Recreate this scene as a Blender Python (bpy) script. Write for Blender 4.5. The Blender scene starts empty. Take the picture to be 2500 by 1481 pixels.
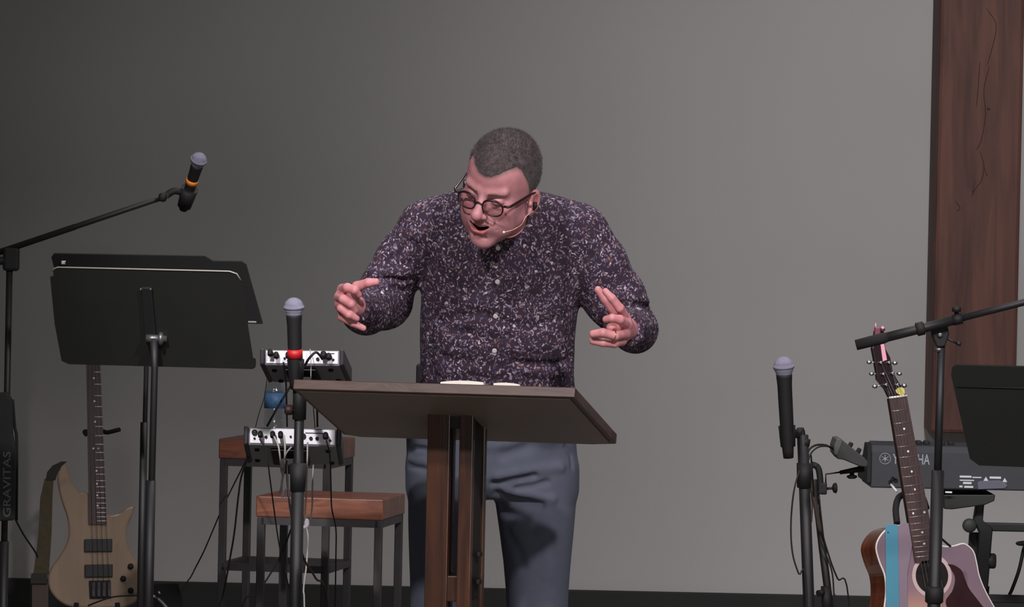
import bpy, bmesh, math, random
import numpy as np
from mathutils import Vector, Matrix
random.seed(7)
rng = np.random.default_rng(7)
scene = bpy.context.scene
COL = scene.collection
R_ = math.radians

# ------------------------------------------------------------------ camera
W, H, F = 2500.0, 1481.0, 12000.0
CAM = Vector((0.0, -12.0, 1.47))
_p, _r = math.atan(190.0 / F), R_(1.2)
FW = Vector((0, math.cos(_p), -math.sin(_p)))
_U0 = Vector((0, math.sin(_p), math.cos(_p)))
RT = Vector((1, 0, 0)) * math.cos(_r) + _U0 * math.sin(_r)
UP = -Vector((1, 0, 0)) * math.sin(_r) + _U0 * math.cos(_r)
cam_data = bpy.data.cameras.new('camera')
cam_data.sensor_width = 36.0
cam_data.lens = 36.0 * F / W
cam = bpy.data.objects.new('camera', cam_data)
COL.objects.link(cam)
m = Matrix.Identity(4)
for i, v in enumerate((RT, UP, -FW)):
    for j in range(3):
        m[j][i] = v[j]
m.translation = CAM
cam.matrix_world = m
cam_data.clip_end = 200
scene.camera = cam

# ------------------------------------------------------------------ world, lights, exposure
world = bpy.data.worlds.new('world')
scene.world = world
world.use_nodes = True
world.node_tree.nodes['Background'].inputs[0].default_value = (0.93, 0.97, 1.0, 1)
world.node_tree.nodes['Background'].inputs[1].default_value = 0.045
scene.view_settings.view_transform = 'Standard'
scene.view_settings.look = 'None'
scene.view_settings.gamma = 1
scene.view_settings.use_curve_mapping = False
scene.view_settings.exposure = 0.0


def aim(o, loc, target):
    o.location = loc
    o.rotation_euler = (Vector(target) - Vector(loc)).to_track_quat('-Z', 'Y').to_euler()


def spot(name, loc, target, watts, angle, blend, size, color=(1, 1, 1)):
    d = bpy.data.lights.new(name, 'SPOT')
    d.energy = watts; d.spot_size = R_(angle); d.spot_blend = blend; d.shadow_soft_size = size; d.color = color
    o = bpy.data.objects.new(name, d); COL.objects.link(o); aim(o, loc, target)
    return o


spot('front_spot', (-2.2, -6.5, 5.6), (0.12, -0.2, 0.95), 1380, 25, 0.9, 0.18, (1.0, 0.93, 0.94))
spot('front_spot', (2.6, -6.5, 5.6), (0.0, -0.2, 0.95), 1550, 25, 0.9, 0.18, (1.0, 0.92, 0.94))
spot('front_spot', (-2.0, -6.0, 5.4), (-0.52, 0.75, 1.02), 1500, 9, 0.9, 0.12, (1.0, 0.95, 0.98))  # extra narrow beam, added only to brighten the mixer panels
spot('overhead_spot', (0.5, 1.6, 5.6), (0.0, -0.1, 1.2), 420, 40, 0.8, 0.15, (1.0, 0.93, 0.95))
spot('wall_wash', (1.05, -3.38, 4.05), (3.6, 4.0, 1.7), 1285, 65, 1.0, 0.35, (1.0, 0.98, 1.0))
spot('wall_wash', (-1.5, 0.0, 4.28), (-0.17, 4.0, 0.99), 150, 42, 1.0, 0.35, (1.0, 1.0, 0.96))
fl = bpy.data.lights.new('added_front_fill', 'AREA'); fl.shape = 'RECTANGLE'; fl.size = 5.0; fl.size_y = 0.8; fl.energy = 85; fl.color = (1.0, 0.96, 0.92)  # added low fill from the front, brightens undersides and black gear
flo = bpy.data.objects.new('added_front_fill', fl); COL.objects.link(flo); aim(flo, (0.6, -9.5, 0.35), (0.25, 0.0, 1.1))
spot('instrument_spot', (3.6, -5.5, 5.0), (1.15, 0.8, 0.9), 260, 26, 0.9, 0.2, (1.0, 0.93, 0.95))


def P(px, py, Y):
    """the point at depth Y that the photograph shows at a pixel"""
    d = FW + RT * ((px - W / 2) / F) - UP * ((py - H / 2) / F)
    t = (Y - CAM.y) / d.y
    return CAM + d * t


def on_plane(px, py, o, n):
    d = FW + RT * ((px - W / 2) / F) - UP * ((py - H / 2) / F)
    t = (Vector(o) - CAM).dot(n) / d.dot(n)
    return CAM + d * t


# ------------------------------------------------------------------ materials
def lin(c):
    return tuple(((x / 255) / 12.92 if x / 255 <= 0.04045 else ((x / 255 + 0.055) / 1.055) ** 2.4) for x in c) + (1.0,)


MATS = {}


def mat(name, rgb, rough=0.5, metal=0.0, var=0.0, scale=20.0, bump=0.0, bscale=200.0, stretch=(1, 1, 1), coat=0.0, spec=0.5):
    if name in MATS:
        return MATS[name]
    mt = bpy.data.materials.new(name); mt.use_nodes = True
    nt = mt.node_tree; N = nt.nodes; L = nt.links
    b = N['Principled BSDF']
    b.inputs['Roughness'].default_value = rough
    b.inputs['Metallic'].default_value = metal
    b.inputs['Coat Weight'].default_value = coat
    b.inputs['Specular IOR Level'].default_value = spec
    c = lin(rgb)
    b.inputs['Base Color'].default_value = c
    tc = N.new('ShaderNodeTexCoord'); mp = N.new('ShaderNodeMapping')
    mp.inputs['Scale'].default_value = stretch
    L.new(tc.outputs['Object'], mp.inputs['Vector'])
    if var > 0:
        n = N.new('ShaderNodeTexNoise'); n.inputs['Scale'].default_value = scale; n.inputs['Detail'].default_value = 6
        r = N.new('ShaderNodeValToRGB')
        r.color_ramp.elements[0].position = 0.3; r.color_ramp.elements[1].position = 0.7
        r.color_ramp.elements[0].color = tuple(max(0, x * (1 - var)) for x in c[:3]) + (1,)
        r.color_ramp.elements[1].color = tuple(min(1, x * (1 + var)) for x in c[:3]) + (1,)
        L.new(mp.outputs[0], n.inputs['Vector']); L.new(n.outputs[0], r.inputs[0]); L.new(r.outputs[0], b.inputs['Base Color'])
    if bump > 0:
        n2 = N.new('ShaderNodeTexNoise'); n2.inputs['Scale'].default_value = bscale; n2.inputs['Detail'].default_value = 4
        bp = N.new('ShaderNodeBump'); bp.inputs['Strength'].default_value = bump; bp.inputs['Distance'].default_value = 0.004
        L.new(mp.outputs[0], n2.inputs['Vector']); L.new(n2.outputs[0], bp.inputs['Height']); L.new(bp.outputs[0], b.inputs['Normal'])
    MATS[name] = mt
    return mt


def wood(name, dark, light, scale=6.0, axis=2, rough=0.5, coat=0.0, ring=1.0):
    mt = bpy.data.materials.new(name); mt.use_nodes = True
    nt = mt.node_tree; N = nt.nodes; L = nt.links; b = N['Principled BSDF']
    b.inputs['Roughness'].default_value = rough; b.inputs['Coat Weight'].default_value = coat
    tc = N.new('ShaderNodeTexCoord'); mp = N.new('ShaderNodeMapping')
    s = [9.0 * ring, 9.0 * ring, 9.0 * ring]; s[axis] = 0.7
    mp.inputs['Scale'].default_value = s
    n = N.new('ShaderNodeTexNoise'); n.inputs['Scale'].default_value = scale; n.inputs['Detail'].default_value = 8
    n.inputs['Distortion'].default_value = 1.2
    n2 = N.new('ShaderNodeTexNoise'); n2.inputs['Scale'].default_value = scale * 0.25; n2.inputs['Detail'].default_value = 3
    mx = N.new('ShaderNodeMath'); mx.operation = 'MULTIPLY_ADD'; mx.inputs[1].default_value = 0.55
    ml = N.new('ShaderNodeMath'); ml.operation = 'MULTIPLY'; ml.inputs[1].default_value = 0.45
    r = N.new('ShaderNodeValToRGB')
    r.color_ramp.elements[0].position = 0.36; r.color_ramp.elements[1].position = 0.64
    r.color_ramp.elements[0].color = lin(dark); r.color_ramp.elements[1].color = lin(light)
    bp = N.new('ShaderNodeBump'); bp.inputs['Strength'].default_value = 0.35; bp.inputs['Distance'].default_value = 0.004
    L.new(tc.outputs['Object'], mp.inputs[0]); L.new(mp.outputs[0], n.inputs['Vector']); L.new(mp.outputs[0], n2.inputs['Vector'])
    L.new(n2.outputs[0], ml.inputs[0]); L.new(n.outputs[0], mx.inputs[0]); L.new(ml.outputs[0], mx.inputs[2])
    L.new(mx.outputs[0], r.inputs[0]); L.new(r.outputs[0], b.inputs['Base Color'])
    L.new(mx.outputs[0], bp.inputs['Height']); L.new(bp.outputs[0], b.inputs['Normal'])
    return mt


M_wall = mat('painted_wall', (172, 169, 168), 0.85, 0, 0.035, 1.2, 0.06, 260)
M_base = mat('dark_skirting', (34, 34, 33), 0.8, 0, 0.1, 8)
M_floor = mat('stage_carpet', (132, 126, 120), 0.95, 0, 0.25, 120, 0.5, 400)
M_black = mat('black_metal', (24, 24, 26), 0.55, 0.0, 0.1, 30)
M_blackm = mat('matt_black', (14, 14, 15), 0.7, 0, 0.1, 30)
M_desk = mat('desk_black', (24, 26, 24), 0.62, 0.0, 0.08, 9)
M_rub = mat('black_rubber', (18, 18, 18), 0.85)
M_chrome = mat('chrome', (205, 205, 208), 0.22, 1.0)
M_steel = mat('dull_steel', (120, 120, 122), 0.4, 0.8)
M_grille = mat('mic_grille', (150, 150, 170), 0.5, 0.25, 0.2, 700, 0.8, 900)
M_orange = mat('orange_tape', (226, 128, 40), 0.5)
M_red = mat('red_tape', (190, 30, 34), 0.5)
M_white = mat('white_plastic', (228, 226, 232), 0.4)
M_bone = mat('bone_white', (225, 222, 214), 0.4)
M_panel = mat('mixer_panel', (250, 248, 255), 0.4)
M_case = mat('mixer_case', (128, 130, 134), 0.55, 0.1)
M_dcase = mat('mixer_end', (38, 38, 44), 0.5)
M_wcab = mat('pale_cable', (168, 166, 158), 0.5)
M_bcab = mat('black_cable', (24, 24, 25), 0.55)
M_frame = mat('stool_steel', (62, 60, 62), 0.5, 0.4, 0.12, 12)
M_stool = wood('stool_wood', (88, 50, 38), (134, 82, 60), 5.0, 0, 0.45, 0.1)
M_beam = wood('beam_wood', (68, 40, 34), (104, 64, 53), 3.4, 2, 0.7, 0.0, 0.8)
M_lect = wood('lectern_wood', (56, 39, 33), (82, 59, 50), 4.0, 0, 0.45, 0.1)
M_lectp = wood('lectern_post_wood', (44, 26, 18), (78, 46, 30), 4.0, 2, 0.4, 0.15)
M_lectd = mat('lectern_core', (28, 23, 20), 0.6)
M_bass = wood('bass_body_wood', (146, 124, 104), (168, 143, 120), 2.0, 2, 0.25, 0.6)
M_rosew = wood('fingerboard_wood', (58, 42, 42), (84, 62, 60), 6.0, 2, 0.5)
M_mah = wood('guitar_side_wood', (92, 44, 24), (150, 78, 44), 3.0, 2, 0.22, 0.7)
M_bhw = mat('bass_hardware', (62, 60, 66), 0.45, 0.3)
M_fret = mat('fret_wire', (190, 188, 184), 0.3, 0.8)
M_dot = mat('pearl_dot', (232, 230, 226), 0.35)
M_strap = mat('olive_webbing', (84, 76, 58), 0.9, 0, 0.15, 60, 0.4, 500)
M_leather = mat('dark_leather', (30, 28, 27), 0.55, 0, 0.1, 40)
M_kb = mat('keyboard_case', (50, 52, 57), 0.6, 0, 0.06, 30, 0.1, 500)
M_logo = mat('logo_print', (150, 152, 162), 0.5)
M_print = mat('label_print', (205, 208, 214), 0.5)
M_blue = mat('blue_spine', (82, 146, 170), 0.45)
M_lilac = mat('lilac_cover', (140, 124, 138), 0.4)
M_pick = mat('yellow_pick', (214, 204, 112), 0.35)
M_pink = mat('pink_strip', (232, 166, 184), 0.45)
M_paper = mat('paper', (226, 222, 212), 0.8)
M_btnw = mat('shirt_button', (214, 206, 208), 0.35)
M_pants = mat('slate_trousers', (79, 84, 99), 0.85, 0, 0.06, 40, 0.25, 900)
M_tort = mat('dark_spectacle_frame', (42, 22, 24), 0.3)
M_skinlid = mat('eyelid', (196, 140, 136), 0.5)
M_mouth = mat('mouth_inside', (62, 24, 26), 0.6)
M_teeth = mat('teeth', (190, 176, 166), 0.4)
M_shoe = mat('shoe_leather', (34, 28, 25), 0.4)
M_gold = mat('gold_ring', (212, 178, 120), 0.25, 1.0)


def skin_material():
    mt = bpy.data.materials.new('skin'); mt.use_nodes = True
    nt = mt.node_tree; N = nt.nodes; L = nt.links; b = N['Principled BSDF']
    a = N.new('ShaderNodeAttribute'); a.attribute_name = 'tint'
    n = N.new('ShaderNodeTexNoise'); n.inputs['Scale'].default_value = 45; n.inputs['Detail'].default_value = 5
    tc = N.new('ShaderNodeTexCoord'); L.new(tc.outputs['Object'], n.inputs['Vector'])
    r = N.new('ShaderNodeValToRGB'); r.color_ramp.elements[0].color = (0.88, 0.80, 0.80, 1); r.color_ramp.elements[1].color = (1.06, 1.03, 1.02, 1)
    r.color_ramp.elements[0].position = 0.3; r.color_ramp.elements[1].position = 0.7
    mx = N.new('ShaderNodeMix'); mx.data_type = 'RGBA'; mx.blend_type = 'MULTIPLY'; mx.inputs[0].default_value = 1
    L.new(n.outputs[0], r.inputs[0]); L.new(a.outputs['Color'], mx.inputs[6]); L.new(r.outputs[0], mx.inputs[7])
    L.new(mx.outputs[2], b.inputs['Base Color'])
    b.inputs['Roughness'].default_value = 0.48
    b.inputs['Subsurface Weight'].default_value = 0.12
    b.inputs['Subsurface Radius'].default_value = (0.008, 0.003, 0.002)
    b.inputs['Subsurface Scale'].default_value = 1.0
    bp = N.new('ShaderNodeBump'); bp.inputs['Strength'].default_value = 0.15; bp.inputs['Distance'].default_value = 0.002
    n3 = N.new('ShaderNodeTexNoise'); n3.inputs['Scale'].default_value = 380
    L.new(tc.outputs['Object'], n3.inputs['Vector']); L.new(n3.outputs[0], bp.inputs['Height']); L.new(bp.outputs[0], b.inputs['Normal'])
    return mt


M_skin = skin_material()


def hair_material():
    mt = bpy.data.materials.new('grey_hair'); mt.use_nodes = True
    nt = mt.node_tree; N = nt.nodes; L = nt.links; b = N['Principled BSDF']
    a = N.new('ShaderNodeAttribute'); a.attribute_name = 'tint'
    tc = N.new('ShaderNodeTexCoord'); n = N.new('ShaderNodeTexNoise'); n.inputs['Scale'].default_value = 90; n.inputs['Detail'].default_value = 6
    r = N.new('ShaderNodeValToRGB'); r.color_ramp.elements[0].color = (0.55, 0.55, 0.55, 1); r.color_ramp.elements[1].color = (1.35, 1.35, 1.4, 1)
    r.color_ramp.elements[0].position = 0.32; r.color_ramp.elements[1].position = 0.68
    mx = N.new('ShaderNodeMix'); mx.data_type = 'RGBA'; mx.blend_type = 'MULTIPLY'; mx.inputs[0].default_value = 1
    L.new(tc.outputs['Object'], n.inputs['Vector']); L.new(n.outputs[0], r.inputs[0]); L.new(a.outputs['Color'], mx.inputs[6]); L.new(r.outputs[0], mx.inputs[7])
    L.new(mx.outputs[2], b.inputs['Base Color']); b.inputs['Roughness'].default_value = 0.8
    bp = N.new('ShaderNodeBump'); bp.inputs['Strength'].default_value = 0.4; bp.inputs['Distance'].default_value = 0.003
    n3 = N.new('ShaderNodeTexNoise'); n3.inputs['Scale'].default_value = 450
    L.new(tc.outputs['Object'], n3.inputs['Vector']); L.new(n3.outputs[0], bp.inputs['Height']); L.new(bp.outputs[0], b.inputs['Normal'])
    return mt


M_hairm = hair_material()


def shirt_material():
    mt = bpy.data.materials.new('printed_shirt_cotton'); mt.use_nodes = True
    nt = mt.node_tree; N = nt.nodes; L = nt.links; b = N['Principled BSDF']
    b.inputs['Roughness'].default_value = 0.9; b.inputs['Specular IOR Level'].default_value = 0.25
    tc = N.new('ShaderNodeTexCoord')
    wn = N.new('ShaderNodeTexNoise'); wn.inputs['Scale'].default_value = 70; wn.inputs['Detail'].default_value = 1
    L.new(tc.outputs['Object'], wn.inputs['Vector'])
    sub = N.new('ShaderNodeVectorMath'); sub.operation = 'SUBTRACT'; sub.inputs[1].default_value = (0.5, 0.5, 0.5)
    L.new(wn.outputs['Color'], sub.inputs[0])
    sc = N.new('ShaderNodeVectorMath'); sc.operation = 'SCALE'; sc.inputs['Scale'].default_value = 0.026
    L.new(sub.outputs[0], sc.inputs[0])
    add = N.new('ShaderNodeVectorMath'); add.operation = 'ADD'
    L.new(tc.outputs['Object'], add.inputs[0]); L.new(sc.outputs[0], add.inputs[1])
    mp = N.new('ShaderNodeMapping'); mp.inputs['Scale'].default_value = (165, 108, 108)
    L.new(add.outputs[0], mp.inputs[0])
    v = N.new('ShaderNodeTexVoronoi'); v.feature = 'F1'; v.inputs['Scale'].default_value = 1.0
    L.new(mp.outputs[0], v.inputs['Vector'])
    r = N.new('ShaderNodeValToRGB'); e = r.color_ramp.elements
    e[0].position = 0.25; e[0].color = (1, 1, 1, 1); e[1].position = 0.47; e[1].color = (0, 0, 0, 1)
    L.new(v.outputs['Distance'], r.inputs[0])
    sepc = N.new('ShaderNodeSeparateColor'); L.new(v.outputs['Color'], sepc.inputs[0])
    fl = N.new('ShaderNodeValToRGB'); fl.color_ramp.interpolation = 'CONSTANT'; fe = fl.color_ramp.elements
    fe[0].position = 0; fe[0].color = lin((158, 142, 160)); fe[1].position = 0.42; fe[1].color = lin((122, 104, 124))
    for pos, c in ((0.68, (132, 96, 92)), (0.78, (98, 98, 124)), (0.90, (198, 186, 194))):
        x = fe.new(pos); x.color = lin(c)
    L.new(sepc.outputs[0], fl.inputs[0])
    mx = N.new('ShaderNodeMix'); mx.data_type = 'RGBA'
    mx.inputs[6].default_value = lin((56, 44, 58))
    L.new(r.outputs[0], mx.inputs[0]); L.new(fl.outputs[0], mx.inputs[7])
    L.new(mx.outputs[2], b.inputs['Base Color'])
    return mt


M_shirt = shirt_material()


def glass_material(name, tint, mixf):
    mt = bpy.data.materials.new(name); mt.use_nodes = True
    nt = mt.node_tree; N = nt.nodes; L = nt.links
    N.remove(N['Principled BSDF'])
    t = N.new('ShaderNodeBsdfTransparent'); t.inputs[0].default_value = tint
    g = N.new('ShaderNodeBsdfGlossy'); g.inputs['Roughness'].default_value = 0.08
    x = N.new('ShaderNodeMixShader'); x.inputs[0].default_value = mixf
    L.new(t.outputs[0], x.inputs[1]); L.new(g.outputs[0], x.inputs[2]); L.new(x.outputs[0], N['Material Output'].inputs[0])
    return mt


M_lens = glass_material('spectacle_lens', (0.98, 0.98, 0.99, 1), 0.06)
M_bottle = glass_material('clear_plastic', (0.90, 0.93, 0.95, 1), 0.16)


def top_glow_material():  # coloured stage-light highlights painted into the soundboard as a radial gradient
    mt = bpy.data.materials.new('guitar_top_painted_glow'); mt.use_nodes = True
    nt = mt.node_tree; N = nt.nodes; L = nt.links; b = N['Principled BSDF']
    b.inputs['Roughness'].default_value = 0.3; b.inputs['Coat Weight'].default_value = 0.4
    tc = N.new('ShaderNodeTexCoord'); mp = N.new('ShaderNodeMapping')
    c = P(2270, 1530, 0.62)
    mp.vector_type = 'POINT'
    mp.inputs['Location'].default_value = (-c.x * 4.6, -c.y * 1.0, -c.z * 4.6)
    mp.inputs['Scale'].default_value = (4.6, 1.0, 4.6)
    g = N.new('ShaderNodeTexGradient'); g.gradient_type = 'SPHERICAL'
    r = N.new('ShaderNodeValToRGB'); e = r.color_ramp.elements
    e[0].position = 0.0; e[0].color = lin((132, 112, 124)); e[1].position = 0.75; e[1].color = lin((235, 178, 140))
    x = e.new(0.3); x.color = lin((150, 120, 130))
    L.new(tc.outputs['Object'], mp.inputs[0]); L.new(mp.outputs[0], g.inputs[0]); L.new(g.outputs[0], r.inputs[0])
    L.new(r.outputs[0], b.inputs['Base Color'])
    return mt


M_topglow = top_glow_material()


# ------------------------------------------------------------------ mesh helpers
class MB:
    """collects shapes in world coordinates; build() links them as one mesh object"""
    def __init__(self):
        self.bm = bmesh.new()

    def box(self, c, size, rot=None, bevel=0.0, seg=2):
        t = bmesh.new()
        bmesh.ops.create_cube(t, size=1.0)
        bmesh.ops.scale(t, vec=Vector(size), verts=t.verts)
        if bevel > 0:
            bmesh.ops.bevel(t, geom=list(t.edges), offset=bevel, segments=seg, profile=0.5, affect='EDGES')
        mt = Matrix.Translation(Vector(c)) @ (rot.to_4x4() if rot is not None else Matrix.Identity(4))
        bmesh.ops.transform(t, matrix=mt, verts=t.verts)
        self._take(t)
        return self

    def _take(self, t):
        me = bpy.data.meshes.new('tmp'); t.to_mesh(me); t.free(); self.bm.from_mesh(me); bpy.data.meshes.remove(me)

    def tube(self, pts, r, n=12, smooth=True, caps=True):
        pts = [Vector(p) for p in pts]
        rs = r if isinstance(r, (list, tuple)) else [r] * len(pts)
        bm = self.bm
        tang = []
        for i in range(len(pts)):
            a = pts[max(0, i - 1)]; b = pts[min(len(pts) - 1, i + 1)]
            d = (b - a)
            tang.append(d.normalized() if d.length > 1e-9 else Vector((0, 0, 1)))
        ref = Vector((0, 1, 0)) if abs(tang[0].y) < 0.9 else Vector((1, 0, 0))
        u = (ref - tang[0] * ref.dot(tang[0])).normalized()
        rings = []
        for i, p in enumerate(pts):
            u = (u - tang[i] * u.dot(tang[i])).normalized()
            v = tang[i].cross(u)
            rings.append([bm.verts.new(p + (u * math.cos(k * math.tau / n) + v * math.sin(k * math.tau / n)) * rs[i]) for k in range(n)])
        for a, b in zip(rings, rings[1:]):
            for k in range(n):
                f = bm.faces.new((a[k], a[(k + 1) % n], b[(k + 1) % n], b[k])); f.smooth = smooth
        if caps:
            bm.faces.new(rings[0][::-1]); bm.faces.new(rings[-1])
        return self

    def lathe(self, prof, a, b, n=24):
        """profile of (distance along a->b, radius)"""
        a = Vector(a); ax = (Vector(b) - a).normalized()
        ref = Vector((0, 1, 0)) if abs(ax.y) < 0.9 else Vector((1, 0, 0))
        u = (ref - ax * ref.dot(ax)).normalized(); v = ax.cross(u)
        bm = self.bm; rings = []
        for t, r in prof:
            rings.append([bm.verts.new(a + ax * t + (u * math.cos(k * math.tau / n) + v * math.sin(k * math.tau / n)) * max(r, 1e-5)) for k in range(n)])
        for i, (x, y) in enumerate(zip(rings, rings[1:])):
            for k in range(n):
                f = bm.faces.new((x[k], x[(k + 1) % n], y[(k + 1) % n], y[k])); f.smooth = True
        bm.faces.new(rings[0][::-1]); bm.faces.new(rings[-1])
        return self

    def prism(self, pts, ext, bevel=0.0):
        """closed outline (world points), extruded by a vector"""
        t = bmesh.new()
        vs = [t.verts.new(Vector(p)) for p in pts]
        f = t.faces.new(vs)
        r = bmesh.ops.extrude_face_region(t, geom=[f])
        nv = [g for g in r['geom'] if isinstance(g, bmesh.types.BMVert)]
        bmesh.ops.translate(t, vec=Vector(ext), verts=nv)
        bmesh.ops.recalc_face_normals(t, faces=t.faces)
        if bevel > 0:
            es = [e for e in t.edges if len(e.link_faces) == 2 and e.calc_face_angle(0) > 0.9]
            bmesh.ops.bevel(t, geom=es, offset=bevel, segments=2, profile=0.5, affect='EDGES')
        self._take(t)
        return self

    def sphere(self, c, r, s=(1, 1, 1), rot=None, u=20, v=14):
        t = bmesh.new()
        bmesh.ops.create_uvsphere(t, u_segments=u, v_segments=v, radius=r)
        bmesh.ops.scale(t, vec=Vector(s), verts=t.verts)
        mt = Matrix.Translation(Vector(c)) @ (rot.to_4x4() if rot is not None else Matrix.Identity(4))
        bmesh.ops.transform(t, matrix=mt, verts=t.verts)
        for f in t.faces:
            f.smooth = True
        self._take(t)
        return self

    def build(self, name, material, parent=None):
        bmesh.ops.recalc_face_normals(self.bm, faces=self.bm.faces)
        me = bpy.data.meshes.new(name)
        self.bm.to_mesh(me); self.bm.free()
        return link_mesh(name, me, material, parent)


def link_mesh(name, me, material, parent=None):
    o = bpy.data.objects.new(name, me)
    me.materials.append(material)
    COL.objects.link(o)
    wl = world_loc(parent)
    if parent is not None:
        me.transform(Matrix.Translation(-wl))
        o.parent = parent
    else:
        xs = np.empty(len(me.vertices) * 3, dtype=np.float32); me.vertices.foreach_get('co', xs); xs = xs.reshape(-1, 3)
        c = Vector(((xs[:, 0].min() + xs[:, 0].max()) / 2, (xs[:, 1].min() + xs[:, 1].max()) / 2, xs[:, 2].min()))
        me.transform(Matrix.Translation(-c)); o.location = c
    return o


def world_loc(o):
    v = Vector((0, 0, 0))
    while o is not None:
        v = v + Vector(o.location); o = o.parent
    return v


def tag(o, label, cat, group=None, kind=None):
    if label: o['label'] = label
    if cat: o['category'] = cat
    if group: o['group'] = group
    if kind: o['kind'] = kind
    return o


def thing(name, label, cat, loc, group=None):
    o = bpy.data.objects.new(name, None); o.empty_display_size = 0.05
    COL.objects.link(o); o.location = Vector(loc)
    return tag(o, label, cat, group)


def spline(pts, n=8):
    pts = [Vector(p) for p in pts]
    if len(pts) < 3:
        return pts
    q = [pts[0] * 2 - pts[1]] + pts + [pts[-1] * 2 - pts[-2]]
    out = []
    for i in range(1, len(q) - 2):
        p0, p1, p2, p3 = q[i - 1:i + 3]
        for k in range(n):
            t = k / n
            out.append(0.5 * ((2 * p1) + (p2 - p0) * t + (2 * p0 - 5 * p1 + 4 * p2 - p3) * t * t + (3 * p1 - p0 - 3 * p2 + p3) * t ** 3))
    out.append(pts[-1])
    return out


def rotz(deg):
    return Matrix.Rotation(R_(deg), 3, 'Z')


def frame3(x, y, z):
    mm = Matrix.Identity(3)
    for i, v in enumerate((x, y, z)):
        for j in range(3):
            mm[j][i] = v[j]
    return mm


def text_mesh(name, body, o, xd, yd, height, material, parent, width=None, depth=0.0008):
    """flat lettering whose baseline starts at o, running along xd, letters standing along yd"""
    c = bpy.data.curves.new(name, 'FONT'); c.body = body; c.size = 1.0; c.extrude = 0.0; c.resolution_u = 3
    c.offset = 0.012
    t = bpy.data.objects.new(name, c); COL.objects.link(t)
    bpy.context.view_layer.update()
    me = bpy.data.meshes.new_from_object(t.evaluated_get(bpy.context.evaluated_depsgraph_get()))
    bpy.data.objects.remove(t); bpy.data.curves.remove(c)
    xs = [v.co.x for v in me.vertices]; ys = [v.co.y for v in me.vertices]
    x0, x1, y0, y1 = min(xs), max(xs), min(ys), max(ys)
    sy = height / (y1 - y0); sx = sy if width is None else width / (x1 - x0)
    nrm = Vector(xd).cross(Vector(yd)).normalized()
    for v in me.vertices:
        v.co = Vector(o) + Vector(xd) * (v.co.x - x0) * sx + Vector(yd) * (v.co.y - y0) * sy + nrm * depth
    return link_mesh(name, me, material, parent)


# ------------------------------------------------------------------ the setting
o = MB().box((0, 4.1, 2.4), (12, 0.2, 4.8)).build('wall_back', M_wall); o['kind'] = 'structure'
o = MB().box((0, -1.0, -0.05), (12, 10.0, 0.1)).build('floor', M_floor); o['kind'] = 'structure'
zb = P(1250, 1437, 3.97).z
b = MB().box((0, 3.985, zb / 2), (12, 0.03, zb), bevel=0.004)
o = b.build('baseboard_back', M_base); o['kind'] = 'structure'

# decorative timber on the back wall
pl, pr = P(2285, 500, 3.72), P(2491, 500, 3.72)
zbot = P(2370, 1058, 3.72).z
root = thing('timber_post', 'broad reddish brown timber post mounted on the grey back wall, ending above the floor', 'wooden post', ((pl.x + pr.x) / 2, 3.86, zbot))
wpx = pr.x - pl.x
MB().box(((pl.x + pr.x) / 2, 3.857, (zbot + 3.4) / 2), (wpx, 0.274, 3.4 - zbot), bevel=0.012).build('timber', M_beam, root)
# drying cracks: dark thin slots that follow the grain
cr = MB()
for (x0, y0, path) in ((0, 0, [(2408, 20), (2432, 60), (2424, 110), (2410, 160)]), (0, 0, [(2392, 150), (2388, 210), (2384, 262)]),
                       (0, 0, [(2416, 160), (2402, 220), (2406, 280), (2396, 340), (2384, 366)]),
                       (0, 0, [(2392, 368), (2402, 405), (2396, 440), (2380, 462), (2372, 480)]), (0, 0, [(2380, 440), (2374, 470)]),
                       (0, 0, [(2332, 490), (2344, 508), (2334, 516)]), (0, 0, [(2402, 405), (2410, 430)])):
    pts = [P(x, y, 3.72) for x, y in path]
    cr.tube(spline(pts, 4), [0.0006] + [0.0012] * (4 * (len(pts) - 1) - 1) + [0.0004], 6)
cr.box(P(2413, 266, 3.72), (0.010, 0.004, 0.006))
cr.build('crack', mat('timber_crack', (52, 28, 22), 0.8), root)


# ------------------------------------------------------------------ signed distance toolkit for the person
def V(a):
    return np.array(a, dtype=np.float32)


def smin(a, b, k):
    h = np.clip(0.5 + 0.5 * (b - a) / k, 0, 1)
    return b * (1 - h) + a * h - k * h * (1 - h)


def smax(a, b, k):
    return -smin(-a, -b, k)


def rcone(p, a, b, r1, r2):
    a = V(a); b = V(b); ba = b - a
    t = np.clip(((p - a) @ ba) / float(ba @ ba), 0, 1)
    return np.linalg.norm(p - a - t[:, None] * ba, axis=1) - (r1 + (r2 - r1) * t)


def sph(p, c, r):
    return np.linalg.norm(p - V(c), axis=1) - r


def ell(p, c, r, R=None):
    q = p - V(c)
    if R is not None:
        q = q @ R
    r = V(r)
    k0 = np.linalg.norm(q / r, axis=1); k1 = np.linalg.norm(q / (r * r), axis=1)
    return k0 * (k0 - 1.0) / np.maximum(k1, 1e-6)


def chain(p, pts, rs, k=0.004):
    d = None
    for i in range(len(pts) - 1):
        e = rcone(p, pts[i], pts[i + 1], rs[i], rs[i + 1])
        d = e if d is None else smin(d, e, k)
    return d


def groove(p, pts, r, depth):
    """additive crease: positive depth cuts in, negative raises a ridge"""
    d = None
    for i in range(len(pts) - 1):
        e = rcone(p, pts[i], pts[i + 1], 0, 0)
        d = e if d is None else np.minimum(d, e)
    return depth * np.exp(-(d / r) ** 2)


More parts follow.
